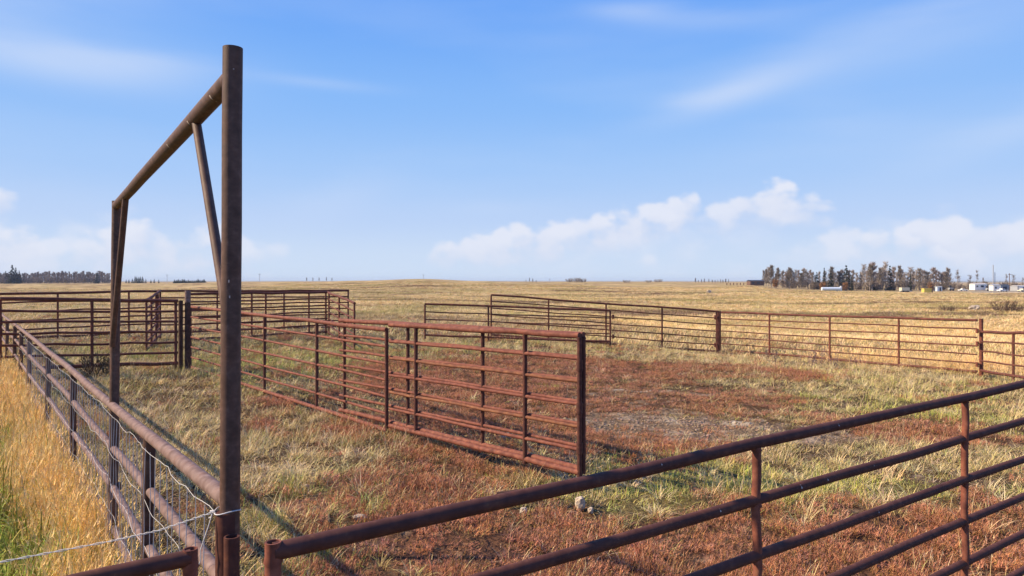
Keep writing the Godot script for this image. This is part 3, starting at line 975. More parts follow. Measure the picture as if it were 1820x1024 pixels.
func make_grass() -> void:
	var dry := []
	var mat := []
	var green := []
	var red := []
	var straw := []
	var gold := []
	var tall := []
	var verge := []
	var bunch := []
	var far := []
	var bands := [[1.0, 6.0, 170.0, 0.8], [6.0, 14.0, 105.0, 0.95], [14.0, 30.0, 46.0, 1.2], [30.0, 60.0, 17.0, 1.6], [60.0, 120.0, 5.0, 2.4], [120.0, 260.0, 1.0, 4.0]]
	for q in bands:
		var n := int(q[2] * 0.74 * (q[1] * q[1] - q[0] * q[0]))
		for i in n:
			var r := sqrt(rng.randf_range(q[0] * q[0], q[1] * q[1]))
			var a := rng.randf_range(-0.74, 0.74)
			var x := sin(a) * r
			var d := cos(a) * r
			var k := cover(x, d)
			if rng.randf() < k[2] * 0.86: continue
			var clump := nz.get_noise_2d(x * 55.0, d * 55.0) + 0.6 * nz.get_noise_2d(x * 18.0 + 70.0, d * 18.0)
			var o := outside(x, d)
			if o < 0.0 and r < 40.0 and clump < -0.03 and rng.randf() < 0.85: continue
			var p := V(x, height(x, d), d)
			var s: float = q[3] * rng.randf_range(0.7, 1.3)
			var sy: float = pow(q[3], 0.3) * rng.randf_range(0.65, 1.25) * (1.0 + 1.1 * clump)
			if r > 40.0: sy *= 0.75
			var tr := trampled(x, d)
			sy *= 1.0 - 0.45 * tr
			var t := Transform3D(Basis(Vector3.UP, rng.randf() * TAU).scaled(Vector3(s, clampf(sy, 0.35, 2.0), s)), p)
			var roll := rng.randf()
			if o > 0.0 and d < 40.0:
				if rng.randf() < k[3] * 0.85:
					tall.append([t, jitter(Color(0.9, 0.64, 0.27), 0.25)])
				else:
					verge.append([t, jitter(Color(0.32, 0.40, 0.07).lerp(Color(0.6, 0.52, 0.12), rng.randf() ** 3.0), 0.3)])
			elif roll < k[0]:
				red.append([t, jitter(Color(0.58, 0.235, 0.12).lerp(Color(0.42, 0.215, 0.125), clampf(rng.randf() + 0.4 * tr, 0.0, 1.0)), 0.3)])
			elif roll < k[0] + (1.0 - k[0]) * k[1]:
				green.append([t, jitter(Color(0.42, 0.46, 0.11).lerp(Color(0.66, 0.54, 0.22), rng.randf()), 0.3)])
			elif q[0] >= 30.0:
				far.append([t, jitter(field(x, d, Color(0.72, 0.55, 0.29).lerp(Color(0.9, 0.65, 0.31), k[3])), 0.2)])
			elif k[3] > 0.3:
				gold.append([t, jitter(Color(0.92, 0.66, 0.31), 0.25)])
			elif rng.randf() < 0.42:
				mat.append([t, jitter(Color(0.95, 0.73, 0.40).lerp(Color(0.5, 0.38, 0.2), clampf(rng.randf() + 0.5 * tr, 0.0, 1.0)), 0.28)])
			else:
				dry.append([t, jitter(Color(0.88, 0.66, 0.32).lerp(Color(0.46, 0.39, 0.16), clampf(rng.randf() + 0.5 * tr, 0.0, 1.0)), 0.28)])
			if r < 40.0 and o < 0.0 and rng.randf() < 0.02 * (1.0 - 0.5 * k[0]) * clampf(1.0 + 4.0 * clump, 0.0, 3.0):
				straw.append([Transform3D(Basis(Vector3.UP, rng.randf() * TAU).scaled(Vector3.ONE * rng.randf_range(0.55, 1.0)), p), jitter(Color(0.74, 0.57, 0.32), 0.2)])
	# bunch grass: bigger tussocks that stand out of the sward
	for i in 5200:
		var r := sqrt(rng.randf_range(4.0, 900.0)) if i > 900 else sqrt(rng.randf_range(9.0, 160.0))
		var a := rng.randf_range(-0.74, 0.74)
		var x := sin(a) * r
		var d := cos(a) * r
		if outside(x, d) > -0.1 or absf(x - 0.35) < 0.8 and absf(d - 7.0) < 0.85: continue
		var k := cover(x, d)
		if rng.randf() < maxf(k[0] * 0.98, 0.85 * trampled(x, d)) or rng.randf() < k[2] or nz.get_noise_2d(x * 22.0 + 9.0, d * 22.0) < -0.05: continue
		var s := rng.randf_range(0.45, 1.0)
		var t := Transform3D(Basis(Vector3.UP, rng.randf() * TAU).scaled(Vector3(s, s * rng.randf_range(0.7, 1.1), s)), V(x, height(x, d), d))
		bunch.append([t, jitter(Color(0.92, 0.72, 0.4).lerp(Color(0.48, 0.45, 0.16), rng.randf() * (0.5 + 0.5 * k[1])), 0.22)])
	# extra tall growth on the outer side of the wire fence
	for i in 6500:
		var d := rng.randf_range(1.6, 16.0)
		var x := fence_at(d) - 0.03 - rng.randf() ** 1.4 * 1.6
		if i % 5 == 0: x -= rng.randf() * 1.5
		var g := cover(x, d)
		var clump := nz.get_noise_2d(x * 55.0, d * 55.0)
		var s := rng.randf_range(0.7, 1.2)
		var t := Transform3D(Basis(Vector3.UP, rng.randf() * TAU).scaled(Vector3(s, s * rng.randf_range(0.7, 1.3) * (1.0 + clump), s)), V(x, height(x, d), d))
		if rng.randf() < g[1]: verge.append([t, jitter(Color(0.32, 0.41, 0.07).lerp(Color(0.62, 0.54, 0.13), rng.randf() ** 3.0), 0.3)])
		elif i % 5 < 2: verge.append([t, jitter(Color(0.95, 0.69, 0.27).lerp(Color(0.72, 0.58, 0.16), rng.randf()), 0.28)])
		else: tall.append([t, jitter(Color(0.92, 0.65, 0.27), 0.25)])
	scatter("dry_grass", tuft(34, 0.17, Vector2(0.05, 0.24), 0.9, Vector2(0.3, 1.8), 0.0055, 0.4), dry, "short tan and olive dry grass covering the pens", "grass")
	scatter("matted_grass", tuft(26, 0.16, Vector2(0.1, 0.34), 1.5, Vector2(0.6, 1.3), 0.006, 0.5), mat, "matted pale dead grass lying between the standing tufts", "grass")
	scatter("green_grass", tuft(40, 0.16, Vector2(0.04, 0.2), 0.9, Vector2(0.2, 1.5), 0.0055, 0.35), green, "short green grass growing in patches in the pens and left of the fence", "grass")
	scatter("red_weeds", weed(26, 0.16), red, "low rust red weeds spreading over the trampled pen", "weeds")
	scatter("straw_stems", seeded_stems(5, 0.14, 0.5, 1.3), straw, "scattered pale straw stems standing above the short grass", "grass")
	scatter("golden_grass", seeded_stems(11, 0.18, 0.42, 1.1), gold, "golden seeded grass behind the back fence", "grass")
	scatter("roadside_grass", seeded_stems(10, 0.17, 0.5, 1.6), tall, "tall bright golden grass on the outer side of the wire fence", "grass")
	scatter("bunch_grass", tuft(70, 0.1, Vector2(0.14, 0.42), 1.1, Vector2(0.5, 1.9), 0.0055, 0.35), bunch, "pale arching tussocks of bunch grass dotted through the pens", "grass")
	scatter("verge_grass", tuft(38, 0.16, Vector2(0.12, 0.5), 0.9, Vector2(0.5, 2.2), 0.0095, 0.35), verge, "broad bladed green and yellow grass on the verge outside the wire fence", "grass")
	scatter("prairie_grass", tuft(26, 0.24, Vector2(0.05, 0.24), 1.0, Vector2(0.3, 1.5), 0.012, 0.35), far, "tan prairie grass of the open field beyond the pens", "grass")
	# fine clods on the bare ground
	var cl := []
	for i in 1500:
		var x := rng.randfn(3.0, 1.6)
		var d := rng.randfn(12.2, 0.9)
		if cover(x, d)[2] < 0.4: continue
		var s := rng.randf_range(0.008, 0.03)
		cl.append([Transform3D(Basis.from_euler(Vector3(rng.randf() * 6, rng.randf() * 6, 0)).scaled(Vector3(s, s * 0.6, s)), V(x, height(x, d) + s * 0.1, d)), jitter(Color(0.25, 0.18, 0.125), 0.35)])
	var ball := SphereMesh.new()
	ball.radius = 1.0
	ball.height = 2.0
	ball.radial_segments = 6
	ball.rings = 3
	scatter("soil_clods", ball, cl, "crumbled grey brown clods on the bare trampled soil", "soil")


func twigs(b: Buf, at: Vector3, dir: Vector3, count: int, spread: float, size: float, wide: float, col: Color) -> void:
	for i in count:
		var d := (dir + Vector3(rng.randf_range(-1, 1), rng.randf_range(-0.6, 1), rng.randf_range(-1, 1)) * spread).normalized()
		var side := d.cross(Vector3(rng.randf_range(-1, 1), rng.randf_range(-1, 1), rng.randf_range(-1, 1))).normalized() * wide
		var p := at + Vector3(rng.randf_range(-1, 1), rng.randf_range(-1, 1), rng.randf_range(-1, 1)) * size * 0.3
		b.flat(p - side, p + side, p + d * size * rng.randf_range(0.5, 1.2), col * rng.randf_range(0.7, 1.3))


func bare_tree(label: String, group: String, tall: float, lush: float, twig := Color(0.19, 0.16, 0.14)) -> Node3D:
	var root := thing("bare_tree", Vector3.ZERO, label, "tree", group)
	var tb := Buf.new()
	var cb := Buf.new()
	cb.smooth = false
	cb.colored = true
	var pts := PackedVector3Array([Vector3(0, -0.5, 0)])
	for i in 6: pts.append(Vector3(rng.randf_range(-0.25, 0.25), tall * (i + 1) / 6.5, rng.randf_range(-0.25, 0.25)))
	tb.tube(pts, 0.17, 0.04, 6)
	for i in int(26 * lush) + 10:
		var t := pow(rng.randf(), 0.8) * 0.9 + 0.1
		var at := Vector3(0, tall * t * 0.9, 0)
		var a := rng.randf() * TAU
		var d := Vector3(cos(a), rng.randf_range(0.7, 1.7), sin(a)).normalized()
		var l := tall * rng.randf_range(0.08, 0.2) * (1.15 - 0.75 * t)
		var tip := at + d * l
		tb.tube(PackedVector3Array([at, at.lerp(tip, 0.5) + Vector3(0, 0.1, 0), tip]), 0.05, 0.02, 4, false, false, false)
		for k in 4: twigs(cb, at.lerp(tip, 0.3 + 0.22 * k), d + Vector3.UP * 0.5, int(4 * lush) + 2, 0.7, tall * 0.09, 0.044, twig * rng.randf_range(0.7, 1.35))
	part("trunk", tb.mesh(), M.bark, root)
	part("crown", cb.mesh(), M.tree, root)
	return root


func spruce(label: String, group: String, tall: float, wide: float) -> Node3D:
	var root := thing("spruce_tree", Vector3.ZERO, label, "tree", group)
	var tb := Buf.new()
	tb.tube(PackedVector3Array([Vector3(0, -0.5, 0), Vector3(0, tall * 0.5, 0), Vector3(0, tall * 0.98, 0)]), 0.2, 0.03, 6)
	var cb := Buf.new()
	cb.smooth = false
	cb.colored = true
	for i in 230:
		var t := pow(rng.randf(), 1.25)
		var y := tall * (0.06 + 0.94 * t)
		var a := rng.randf() * TAU
		var l := wide * (1.0 - t) * rng.randf_range(0.55, 1.15) + 0.25
		var at := Vector3(0, y, 0)
		var tip := at + Vector3(cos(a) * l, -0.25 * l, sin(a) * l)
		var side := Vector3(-sin(a), 0, cos(a)) * (0.22 + 0.16 * l)
		var col := Color(0.05, 0.062, 0.036) * rng.randf_range(0.7, 1.5)
		var mid := at.lerp(tip, 0.62)
		cb.flat(at, mid + side, tip, col)
		cb.flat(at, tip, mid - side, col)
		cb.flat(mid + side * 0.8 - Vector3(0, 0.35, 0), mid - side * 0.8, tip + Vector3(0, 0.15, 0), col * 0.9)
	part("trunk", tb.mesh(), M.bark, root)
	part("crown", cb.mesh(), M.tree, root)
	return root


func bush(called: String, label: String, at: Vector3, wide: float, tall: float, col: Color, count: int, category := "shrub", group := "", leaf := 0.0) -> Node3D:
	var root := thing(called, at, label, category, group)
	var b := Buf.new()
	b.smooth = false
	b.colored = true
	var s := Buf.new()
	for i in count:
		var a := rng.randf() * TAU
		var r := sqrt(rng.randf())
		var foot := Vector3(cos(a) * r * wide * 0.35, -0.1, sin(a) * r * wide * 0.25)
		var tip := Vector3(cos(a) * r * wide * 0.55, tall * rng.randf_range(0.55, 1.0), sin(a) * r * wide * 0.45)
		s.tube(PackedVector3Array([foot, tip]), tall * 0.008, tall * 0.003, 3, false, false, false)
		for k in 4: twigs(b, foot.lerp(tip, 0.3 + 0.22 * k), (tip - foot).normalized(), 4, 0.9, tall * 0.28, tall * (0.02 + leaf), col)
	part("stems", s.mesh(), M.bark, root)
	part("twigs", b.mesh(), M.tree, root)
	return root


func stand(proto: Node3D, first: bool, t: float, d: float, s: float, label := "", group := "") -> void:
	var o := proto if first else copy_of(proto, "bare_tree" if "bare" in proto.name else "spruce_tree", label, group)
	var x := t * d
	o.transform = Transform3D(Basis(Vector3.UP, rng.randf() * TAU).scaled(Vector3(s * rng.randf_range(0.8, 1.5), s * 1.03, s * rng.randf_range(0.8, 1.5))), V(x, smooth_height(x, d), d))


func wood_part(u: float) -> String:
	return "at the thin left end of the right wood" if u < 1390 else "left of the white tank in the right wood" if u < 1455 else "behind the white tank in the right wood" if u < 1500 else "in the tallest middle of the right wood" if u < 1595 else "behind the yellow bin in the right wood" if u < 1660 else "at the right end of the right wood"


func wood(protos: Array, places: Array, label: String, group: String) -> void:
	var started := {}
	for p in places:
		var k: int = rng.randi() % protos.size()
		var where := ""
		if p.size() > 3: where = wood_part(p[3])
		if not started.has(k) and where:
			protos[k].set_meta("label", "%s %s" % [label, where])
			protos[k].set_meta("group", "%s %s" % [group, where])
		stand(protos[k], not started.has(k), p[0], p[1], p[2], "%s %s" % [label, where] if where else label, "%s %s" % [group, where] if where else group)
		started[k] = true
	for k in protos.size():
		if not started.has(k): protos[k].queue_free()


func make_trees() -> void:
	var lab := "leafless grey brown aspen"
	var grp := "aspens"
	var protos := []
	for i in 4: protos.append(bare_tree(lab, grp, 11.0, [1.5, 1.1, 1.9, 1.3][i], [Color(0.27, 0.225, 0.19), Color(0.33, 0.285, 0.25), Color(0.22, 0.185, 0.15), Color(0.30, 0.235, 0.2)][i]))
	var places := []
	for u in [1358, 1362, 1366, 1371, 1379, 1383, 1391, 1397, 1400, 1403, 1407, 1411, 1415, 1419, 1424, 1428, 1432, 1436, 1440, 1444, 1449, 1456, 1466, 1478, 1484, 1492, 1497, 1501, 1508, 1516, 1523, 1531, 1536, 1541, 1546, 1551, 1556, 1560, 1564, 1569, 1574, 1579, 1584, 1589, 1594, 1599, 1603, 1608, 1614, 1619, 1624, 1629, 1634, 1640, 1645, 1650, 1654, 1659, 1664, 1669, 1674, 1678, 1682, 1686]:
		var s := rng.randf_range(0.62, 0.98) if u < 1450 else rng.randf_range(0.7, 1.16)
		if u > 1520 and u < 1580: s *= 1.12
		places.append([(u - 910) / 1250.0, rng.randf_range(340.0, 385.0), s, u])
	wood(protos, places, lab, grp)
	lab = "dark green spruce among bare aspens"
	grp = "spruces"
	protos = [spruce(lab, grp, 11.0, 2.0), spruce(lab, grp, 11.0, 1.6)]
	places = []
	for u in [[1452, 0.75], [1465, 0.95], [1477, 0.85], [1504, 1.1], [1514, 0.6], [1550, 1.02], [1582, 1.08], [1618, 0.72]]:
		places.append([(u[0] - 910) / 1250.0, rng.randf_range(338.0, 352.0), u[1] * 1.02, u[0]])
	wood(protos, places, lab, grp)
	for u in [[1462, "orange leaved shrub in front of the spruces behind the white tank"], [1502, "orange leaved shrub right of the white tank"], [1655, "orange brown shrub near the right end of the wood"], [1378, "brown shrub at the left foot of the right wood"]]:
		var t: float = (u[0] - 910) / 1250.0
		bush("orange_shrub", u[1], V(t * 336.0, smooth_height(t * 336.0, 336.0), 336.0), 2.4, 3.8, Color(0.24, 0.12, 0.05), 22, "shrub", "", 0.012)
	for i in 26:
		var u := 1395.0 + i * 11.4 + rng.randf_range(-4.0, 4.0)
		var d := rng.randf_range(338.0, 372.0)
		var t := (u - 910.0) / 1250.0
		bush("brush", "low grey brown brush " + wood_part(u), V(t * d, smooth_height(t * d, d), d), 4.6, rng.randf_range(2.2, 4.6), Color(0.15, 0.12, 0.10), 26, "shrub", "brush " + wood_part(u), 0.008)
	for i in 13:
		var u := 1692.0 + i * 11.5
		var d := rng.randf_range(366.0, 380.0)
		var t := (u - 910.0) / 1250.0
		bush("brush", "low grey brush behind the farmyard at the right edge", V(t * d, smooth_height(t * d, d), d), 4.6, rng.randf_range(2.4, 4.4), Color(0.17, 0.14, 0.115), 24, "shrub", "brush behind the farmyard", 0.008)
	for i in 24:
		var u := -30.0 + i * 9.6
		var d := rng.randf_range(690.0, 712.0)
		var t := (u - 910.0) / 1250.0
		bush("brush", "low grey brush at the foot of the left wood", V(t * d, smooth_height(t * d, d), d), 9.0, rng.randf_range(4.0, 6.5), Color(0.24, 0.2, 0.175), 30, "shrub", "brush below the left wood", 0.012)
	# single bare trees by the farmyard
	for u in [[1703, 340.0, 0.95, "lone leafless tree standing left of the white trailer house"], [1724, 362.0, 0.75, "leafless tree behind the left end of the white trailer house"], [1737, 365.0, 0.95, "leafless tree rising over the middle of the white trailer house"], [1748, 368.0, 0.6, "small leafless tree behind the right end of the white trailer house"], [1789, 366.0, 0.8, "leafless tree left of the wooden pole behind the long white roof"], [1802, 362.0, 0.75, "leafless tree right of the wooden pole behind the long white roof"], [1818, 364.0, 0.6, "leafless tree at the right edge of the picture"]]:
		var o := bare_tree(u[3], "", 11.0, 0.6)
		stand(o, true, (u[0] - 910) / 1250.0, u[1], u[2])
	# the wood on the left skyline
	lab = "leafless grey tree in the long wood on the left skyline"
	grp = "bare trees of the left wood"
	protos = []
	for i in 4: protos.append(bare_tree(lab, grp, 11.0, [1.7, 1.4, 2.0, 1.6][i], Color(0.33, 0.275, 0.245)))
	places = []
	for i in 110:
		var u := -30.0 + i * 2.05 + rng.randf_range(-1.0, 1.0)
		places.append([(u - 910) / 1250.0, rng.randf_range(690.0, 760.0), rng.randf_range(0.85, 1.15) * (0.9 if u < 60.0 else 1.0)])
	wood(protos, places, lab, grp)
	lab = "dark spruce standing above the left wood"
	grp = "spruces of the left wood"
	protos = [spruce(lab, grp, 11.0, 3.4), spruce(lab, grp, 11.0, 2.6)]
	var tops := [[-0.711, 685.0, 1.62, "tallest dark spruce standing above the left wood"], [-0.706, 688.0, 1.4, "dark spruce just right of the tallest spruce above the left wood"], [-0.701, 690.0, 1.15, "slim spruce second right of the tallest spruce above the left wood"], [-0.59, 690.0, 1.08, "lone dark spruce near the right end of the left wood"], [-0.72, 700.0, 1.1, "dark spruce left of the tallest spruce above the left wood"]]
	for i in 5:
		stand(protos[i % 2], i < 2, tops[i][0], tops[i][1], tops[i][2], tops[i][3], grp)
		if i < 2: protos[i].set_meta("label", tops[i][3])
	lab = "small dark spruce far off right of the frame's rear post"
	grp = "small spruces behind the frame"
	protos = [spruce(lab, grp, 11.0, 3.0)]
	places = []
	for u in [224, 229, 235, 240, 243, 246, 249, 253, 259, 268, 274, 282]: places.append([(u - 910) / 1250.0, rng.randf_range(800.0, 830.0), (0.7 if u > 238 and u < 255 else 0.45) * rng.randf_range(0.8, 1.1)])
	wood(protos, places, lab, grp)
	lab = "low dark tree in the far clump left of the tall frame post"
	grp = "low trees left of the tall post"
	protos = [spruce(lab, grp, 7.0, 4.4)]
	places = []
	for i in 16: places.append([(310.0 + i * 3.5 - 910) / 1250.0, rng.randf_range(700.0, 730.0), rng.randf_range(0.4, 0.62)])
	wood(protos, places, lab, grp)
	# bushes along the middle skyline
	lab = "tiny leafless tree on the skyline above the back fence"
	grp = "tiny bare trees on the middle skyline"
	protos = [bare_tree(lab, grp, 9.0, 1.8), bare_tree(lab, grp, 9.0, 1.3)]
	places = []
	for q in [[1012, 4.5, 2.3, "left part of the rounded shrub clump"], [1024, 6.5, 2.9, "tallest middle part of the rounded shrub clump"], [1035, 5.5, 2.4, "right part of the rounded shrub clump"], [1114, 5.0, 1.9, "small rounded shrub on the skyline right of the rounded clump"], [1152, 5.0, 1.6, "low rounded shrub left of the wider skyline shrub"], [1170, 6.5, 2.2, "wider rounded shrub on the skyline left of the brown house"]]:
		var t: float = (q[0] - 910) / 1250.0
		bush("shrub", q[3] + (" on the skyline above the back fence" if "clump" in q[3] and not "right of" in q[3] else ""), V(t * 462.0, smooth_height(t * 462.0, 462.0), 462.0), q[1], q[2], Color(0.27, 0.23, 0.19), 34, "shrub", "", 0.01)
	for u in [935, 941, 947, 953]: places.append([(u - 910) / 1250.0, 470.0, rng.randf_range(0.2, 0.36)])
	for u in [1236, 1241, 1247, 1252, 1260, 1266, 1271, 1276, 1281, 1285, 1290, 1295, 545, 556, 567, 580, 590]: places.append([(u - 910) / 1250.0, 600.0, rng.randf_range(0.3, 0.5)])
	wood(protos, places, lab, grp)
	# weeds and shrubs in the middle distance
	for u in [[47.2, 67.0, 3.0, 0.95, "broad dark leafless shrub beyond the right corner post"], [43.0, 69.5, 1.6, 0.5, "smaller dark shrub left of the broad leafless shrub"], [50.2, 68.5, 2.0, 0.45, "low dark brush at the right edge"]]:
		bush("shrub", u[4], V(u[0], smooth_height(u[0], u[1]), u[1]), u[2], u[3], Color(0.11, 0.075, 0.055), 60, "shrub")
	var i := 0
	for u in [[9.5, 25.8, 0.5, "short dead weed nearest the double post"], [10.9, 25.2, 0.62, "taller of the dead weeds before the back fence"], [11.25, 24.8, 0.5, "dead weed just right of the tallest dead weed"], [12.2, 24.9, 0.45, "rightmost dead purple weed by the back fence"], [10.2, 24.4, 0.35, "low dead weed standing nearest the camera by the back fence"]]:
		bush("dead_weed", u[3], V(u[0], height(u[0], u[1]), u[1]), 0.5, u[2], Color(0.22, 0.15, 0.135), 7, "weed", "dead weeds by the back fence")
	bush("shrub", "dark low tussock behind the frame's rear post", V(-9.9, height(-9.9, 16.9), 16.9), 0.9, 0.5, Color(0.10, 0.075, 0.045), 40, "shrub")


# ---------------------------------------------------------------- farm things far off
func house(called: String, label: String, category: String, t: float, d: float, size: Vector3, wall: Material, roof: Material, rise: float, wins: Array, turn := 0.0, lift := 0.0) -> Node3D:
	var x := t * d
	var root := thing(called, V(x, smooth_height(x, d) + lift, d), label, category)
	root.rotation.y = turn
	part("wall", box_mesh(size, Vector3(0, size.y / 2, 0)), wall, root)
	var b := Buf.new()
	var hx := size.x / 2 + 0.25
	var hz := size.z / 2 + 0.25
	var y := size.y + 0.02
	var n1 := Vector3(0, hz, rise).normalized()
	b.quad(Vector3(-hx, y, hz), Vector3(hx, y, hz), Vector3(hx, y + rise, 0), Vector3(-hx, y + rise, 0), n1)
	b.quad(Vector3(-hx, y, -hz), Vector3(hx, y, -hz), Vector3(hx, y + rise, 0), Vector3(-hx, y + rise, 0), Vector3(0, hz, -rise).normalized())
	for s in [-1.0, 1.0]:
		b.tri(Vector3(hx * s, y, hz), Vector3(hx * s, y, -hz), Vector3(hx * s, y + rise, 0), Vector3(s, 0, 0), Vector3(s, 0, 0), Vector3(s, 0, 0))
	b.quad(Vector3(-hx, y, hz), Vector3(hx, y, hz), Vector3(hx, y, -hz), Vector3(-hx, y, -hz), Vector3.DOWN)
	part("roof", b.mesh(), roof, root)
	for w in wins:
		part(w[4] if w.size() > 4 else "window", box_mesh(Vector3(w[2], w[3], 0.06), Vector3(w[0], w[1], size.z / 2 + 0.032)), M.glass, root)
	return root


func vehicle(label: String, t: float, d: float, length: float, paint: Material, boxy: bool) -> void:
	var x := t * d
	var root := thing("parked_pickup", V(x, smooth_height(x, d), d), label, "pickup")
	var b := Buf.new()
	var h := length / 5.2
	b.box(Vector3(0, 0.75 * h, 0), Vector3(length, 0.6 * h, 1.9))
	part("body", b.mesh(), paint, root)
	var c := Buf.new()
	var cx := -length * 0.05
	var y0 := 1.05 * h
	var y1 := 1.75 * h
	for s in [-1.0, 1.0]:
		c.quad(Vector3(cx - length * 0.2, y0, 0.9 * s), Vector3(cx + length * 0.2, y0, 0.9 * s), Vector3(cx + length * 0.16, y1, 0.8 * s), Vector3(cx - length * 0.11, y1, 0.8 * s), Vector3(0, 0.1, s))
	c.quad(Vector3(cx - length * 0.11, y1, -0.8), Vector3(cx + length * 0.16, y1, -0.8), Vector3(cx + length * 0.16, y1, 0.8), Vector3(cx - length * 0.11, y1, 0.8), Vector3.UP)
	c.quad(Vector3(cx - length * 0.2, y0, -0.9), Vector3(cx - length * 0.2, y0, 0.9), Vector3(cx - length * 0.11, y1, 0.8), Vector3(cx - length * 0.11, y1, -0.8), Vector3(-1, 0.5, 0))
	c.quad(Vector3(cx + length * 0.2, y0, -0.9), Vector3(cx + length * 0.2, y0, 0.9), Vector3(cx + length * 0.16, y1, 0.8), Vector3(cx + length * 0.16, y1, -0.8), Vector3(1, 0.2, 0))
	part("cab", c.mesh(), paint, root)
	part("window", box_mesh(Vector3(length * 0.22, 0.42 * h, 0.05), Vector3(cx, 1.4 * h, 0.88)), M.glass, root)
	for s in [-0.31, 0.31]:
		for q in [-0.85, 0.85]:
			var w := Buf.new()
			w.tube(PackedVector3Array([Vector3(0, 0, -0.12), Vector3(0, 0, 0.12)]), 0.4 * h, 0.4 * h, 10)
			part("wheel", w.mesh(), M.dark, root, Vector3(length * s, 0.4 * h, q))
	root.rotation.y = 0.15 if boxy else -0.1


func pole(called: String, label: String, t: float, d: float, tall: float, r: float, arm: float, m: Material, group := "") -> void:
	var x := t * d
	var root := thing(called, V(x, smooth_height(x, d), d), label, "pole", group)
	part("shaft", pipe(PackedVector3Array([Vector3(0, -1, 0), Vector3(0, tall, 0)]), r, 8), m, root)
	if arm > 0.0: part("crossarm", box_mesh(Vector3(arm, 0.2, 0.15), Vector3(0, tall * 0.93, r + 0.08)), m, root)


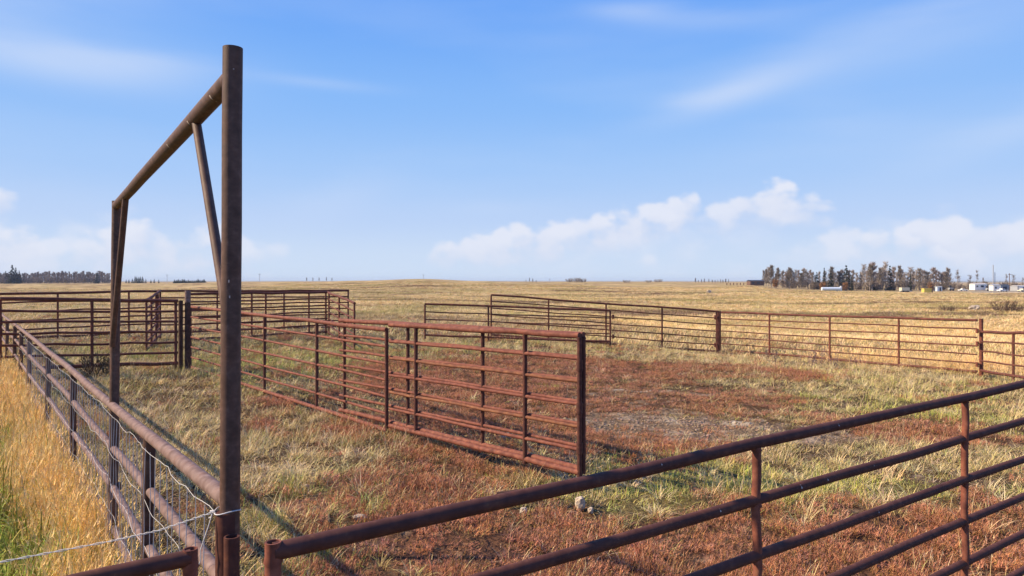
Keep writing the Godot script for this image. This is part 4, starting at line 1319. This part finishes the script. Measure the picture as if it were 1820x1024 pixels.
func make_farm() -> void:
	house("brown_house", "low brown house with a dark flat-pitched roof on the rise left of the wood", "house", 0.346, 322.0, Vector3(6.2, 2.0, 5.0), M.brown, M.dark, 0.5, [[-1.8, 1.2, 1.0, 0.8], [0.5, 1.2, 1.4, 0.8]])
	var x := 0.454 * 325.0
	var tank := thing("white_tank", V(x, smooth_height(x, 325.0), 325.0), "long pale blue white cylindrical tank lying in front of the wood", "tank")
	part("shell", pipe(PackedVector3Array([Vector3(-4.4, 0.95, 0), Vector3(4.0, 0.95, 0)]), 0.8, 16), M.pale_blue, tank)
	for s in [-3.0, 2.6]: part("saddle", box_mesh(Vector3(0.4, 0.5, 1.3), Vector3(s, 0.1, 0)), M.grey, tank)
	part("manifold", box_mesh(Vector3(0.7, 2.3, 0.7), Vector3(4.5, 1.15, 0)), M.white, tank)
	x = 0.558 * 250.0
	var cart := thing("feed_trailer", V(x, smooth_height(x, 250.0), 250.0), "small cream topped trailer in the field left of the yellow bin", "trailer")
	part("hopper", box_mesh(Vector3(2.8, 1.1, 1.8), Vector3(0, 1.2, 0)), M.cream, cart)
	part("chassis", box_mesh(Vector3(4.0, 0.25, 1.2), Vector3(0.5, 0.5, 0)), M.grey, cart)
	for s in [-0.8, 0.8]:
		for q in [-0.8, 0.8]: part("wheel", pipe(PackedVector3Array([Vector3(s, 0.3, q - 0.12), Vector3(s, 0.3, q + 0.12)]), 0.38, 10), M.dark, cart)
	part("ladder", box_mesh(Vector3(0.12, 2.4, 0.12), Vector3(1.7, 1.3, 0)), M.dark, cart)
	x = 0.5895 * 258.0
	var bin := thing("yellow_bin", V(x, smooth_height(x, 258.0), 258.0), "yellow metal bin standing in the field", "bin")
	part("body", box_mesh(Vector3(2.7, 1.5, 1.8), Vector3(0, 0.85, 0)), M.yellow, bin)
	part("rim", box_mesh(Vector3(3.0, 0.14, 2.0), Vector3(0, 1.68, 0)), M.yellow, bin)
	part("end_plate", box_mesh(Vector3(0.5, 1.3, 1.6), Vector3(1.62, 0.8, 0)), M.brown, bin)
	house("grey_shed", "small pale grey shed right of the wood", "shed", 0.606, 335.0, Vector3(2.5, 2.1, 2.2), M.pale_blue, M.grey, 0.3, [[0.3, 0.9, 0.8, 1.7, "door"]], 0.1)
	house("trailer_house", "white trailer house with a dark window in the farmyard", "house", 0.663, 345.0, Vector3(6.2, 2.9, 4.0), M.white, M.white, 0.25, [[0.6, 1.8, 1.5, 0.9], [-1.9, 1.8, 0.8, 0.8]], 0.05, 0.5)
	house("gable_shed", "white gabled shed with dark long side in the farmyard", "shed", 0.686, 338.0, Vector3(3.2, 2.6, 3.2), M.white, M.grey, 0.5, [[-0.4, 1.4, 0.8, 0.9]], 0.0, 0.3)
	house("dark_shed", "dark low shed joining the white gabled shed on its right", "shed", 0.697, 343.0, Vector3(4.2, 2.5, 4.0), M.grey, M.dark, 0.4, [[0.0, 1.0, 2.0, 1.8, "door"]], 0.0, 0.4)
	var ls := house("long_shed", "low shed with a long flat white roof at the right edge", "shed", 0.727, 336.0, Vector3(9.0, 2.3, 5.0), M.grey, M.white, 0.2, [[2.0, 1.1, 2.4, 1.9, "door"]], 0.0, 0.3)
	part("white_wall", box_mesh(Vector3(3.2, 2.2, 0.12), Vector3(-2.2, 1.1, 2.62)), M.white, ls)
	part("window", box_mesh(Vector3(0.7, 0.7, 0.06), Vector3(-1.8, 1.4, 2.72)), M.glass, ls)
	vehicle("white pickup parked in front of the dark shed", 0.6975, 322.0, 4.2, M.white, true)
	vehicle("white pickup parked left of the white trailer house", 0.6415, 335.0, 3.8, M.white, false)
	vehicle("pale pickup cut off by the right edge of the farmyard", 0.727, 318.0, 4.2, M.cream, true)
	pole("antenna_mast", "tall thin grey mast standing behind the white gabled shed", 0.6843, 350.0, 13.0, 0.2, 0.0, M.grey)
	pole("antenna_mast", "shorter mast right beside the tall thin mast", 0.6868, 350.0, 9.3, 0.15, 0.0, M.grey)
	pole("utility_pole", "wooden utility pole among bare trees at the right edge", 0.7075, 360.0, 9.0, 0.16, 1.8, M.brown)
	pole("utility_pole", "distant pole between the far clumps left of the tall frame post", -0.4905, 640.0, 8.4, 0.16, 2.2, M.grey)
	pole("utility_pole", "distant pole on the skyline just right of the tall frame post", -0.359, 600.0, 7.4, 0.16, 2.2, M.grey)
	pole("utility_pole", "distant pole behind the crest of the highest hill", -0.126, 520.0, 3.6, 0.12, 1.4, M.grey)
	pole("utility_pole", "distant pole on the skyline left of the round bush clump", 0.0536, 460.0, 2.6, 0.1, 1.2, M.grey)
	for i in 7:
		pole("fence_post", "tiny dark fence post on the rise left of the brown house", (1292.0 + i * 6.0 - 910.0) / 1250.0, 330.0, 1.1, 0.2, 0.0, M.brown, "fence posts left of the brown house")
	for s in [[1757, 341.0, "dark farm machine between the trailer house and the gabled shed"], [1690, 352.0, "dark machinery heap right of the grey shed"]]:
		x = (s[0] - 910.0) / 1250.0 * s[1]
		var mc := thing("farm_machine", V(x, smooth_height(x, s[1]), s[1]), s[2], "machinery")
		part("body", box_mesh(Vector3(1.8, 1.0, 1.6), Vector3(0, 1.0, 0)), M.grey, mc)
		part("cab", box_mesh(Vector3(0.9, 1.1, 1.2), Vector3(-0.4, 2.05, 0)), M.dark, mc)
		for q in [-0.7, 0.7]: part("wheel", pipe(PackedVector3Array([Vector3(q, 0.5, 0.7), Vector3(q, 0.5, 1.0)]), 0.55, 10), M.dark, mc)


func _ready() -> void:
	var cam := Camera3D.new()
	cam.name = "camera"
	cam.projection = Camera3D.PROJECTION_FRUSTUM
	cam.near = 0.05
	cam.far = 6000.0
	cam.size = 2.0 * 0.4096 * 0.05
	cam.frustum_offset = Vector2(0, -0.0096 * 0.05)
	cam.position = Vector3(0, CAM, 0)
	add_child(cam)
	cam.current = true
	var sky_mat := PanoramaSkyMaterial.new()
	sky_mat.panorama = make_sky()
	var sky := Sky.new()
	sky.sky_material = sky_mat
	var env := Environment.new()
	env.background_mode = Environment.BG_SKY
	env.sky = sky
	env.background_energy_multiplier = 0.65
	env.tonemap_mode = Environment.TONE_MAPPER_LINEAR
	env.tonemap_exposure = 1.54
	env.fog_enabled = true
	env.fog_density = 0.00012
	env.fog_light_color = Color(0.80, 0.87, 0.98)
	env.sdfgi_enabled = true
	env.ssao_enabled = true
	env.ssil_enabled = true
	var we := WorldEnvironment.new()
	we.name = "world"
	we.environment = env
	add_child(we)
	var sun := DirectionalLight3D.new()
	sun.name = "sun"
	sun.light_energy = 1.6
	sun.light_color = Color(1.0, 0.9, 0.76)
	sun.light_angular_distance = 1.0
	sun.shadow_enabled = true
	var to_sun := Vector3(-0.9986 * cos(0.63), sin(0.63), 0.05 * cos(0.63))
	sun.basis = Basis.looking_at(-to_sun, Vector3.UP)
	add_child(sun)

	rng.seed = 4242
	nz.seed = 9
	nz.frequency = 0.03
	nz.fractal_octaves = 3
	make_materials()
	make_ground()
	make_farm()
	make_trees()
	make_frame()
	make_wire_fence()
	make_pens()
	make_litter()
	make_grass()
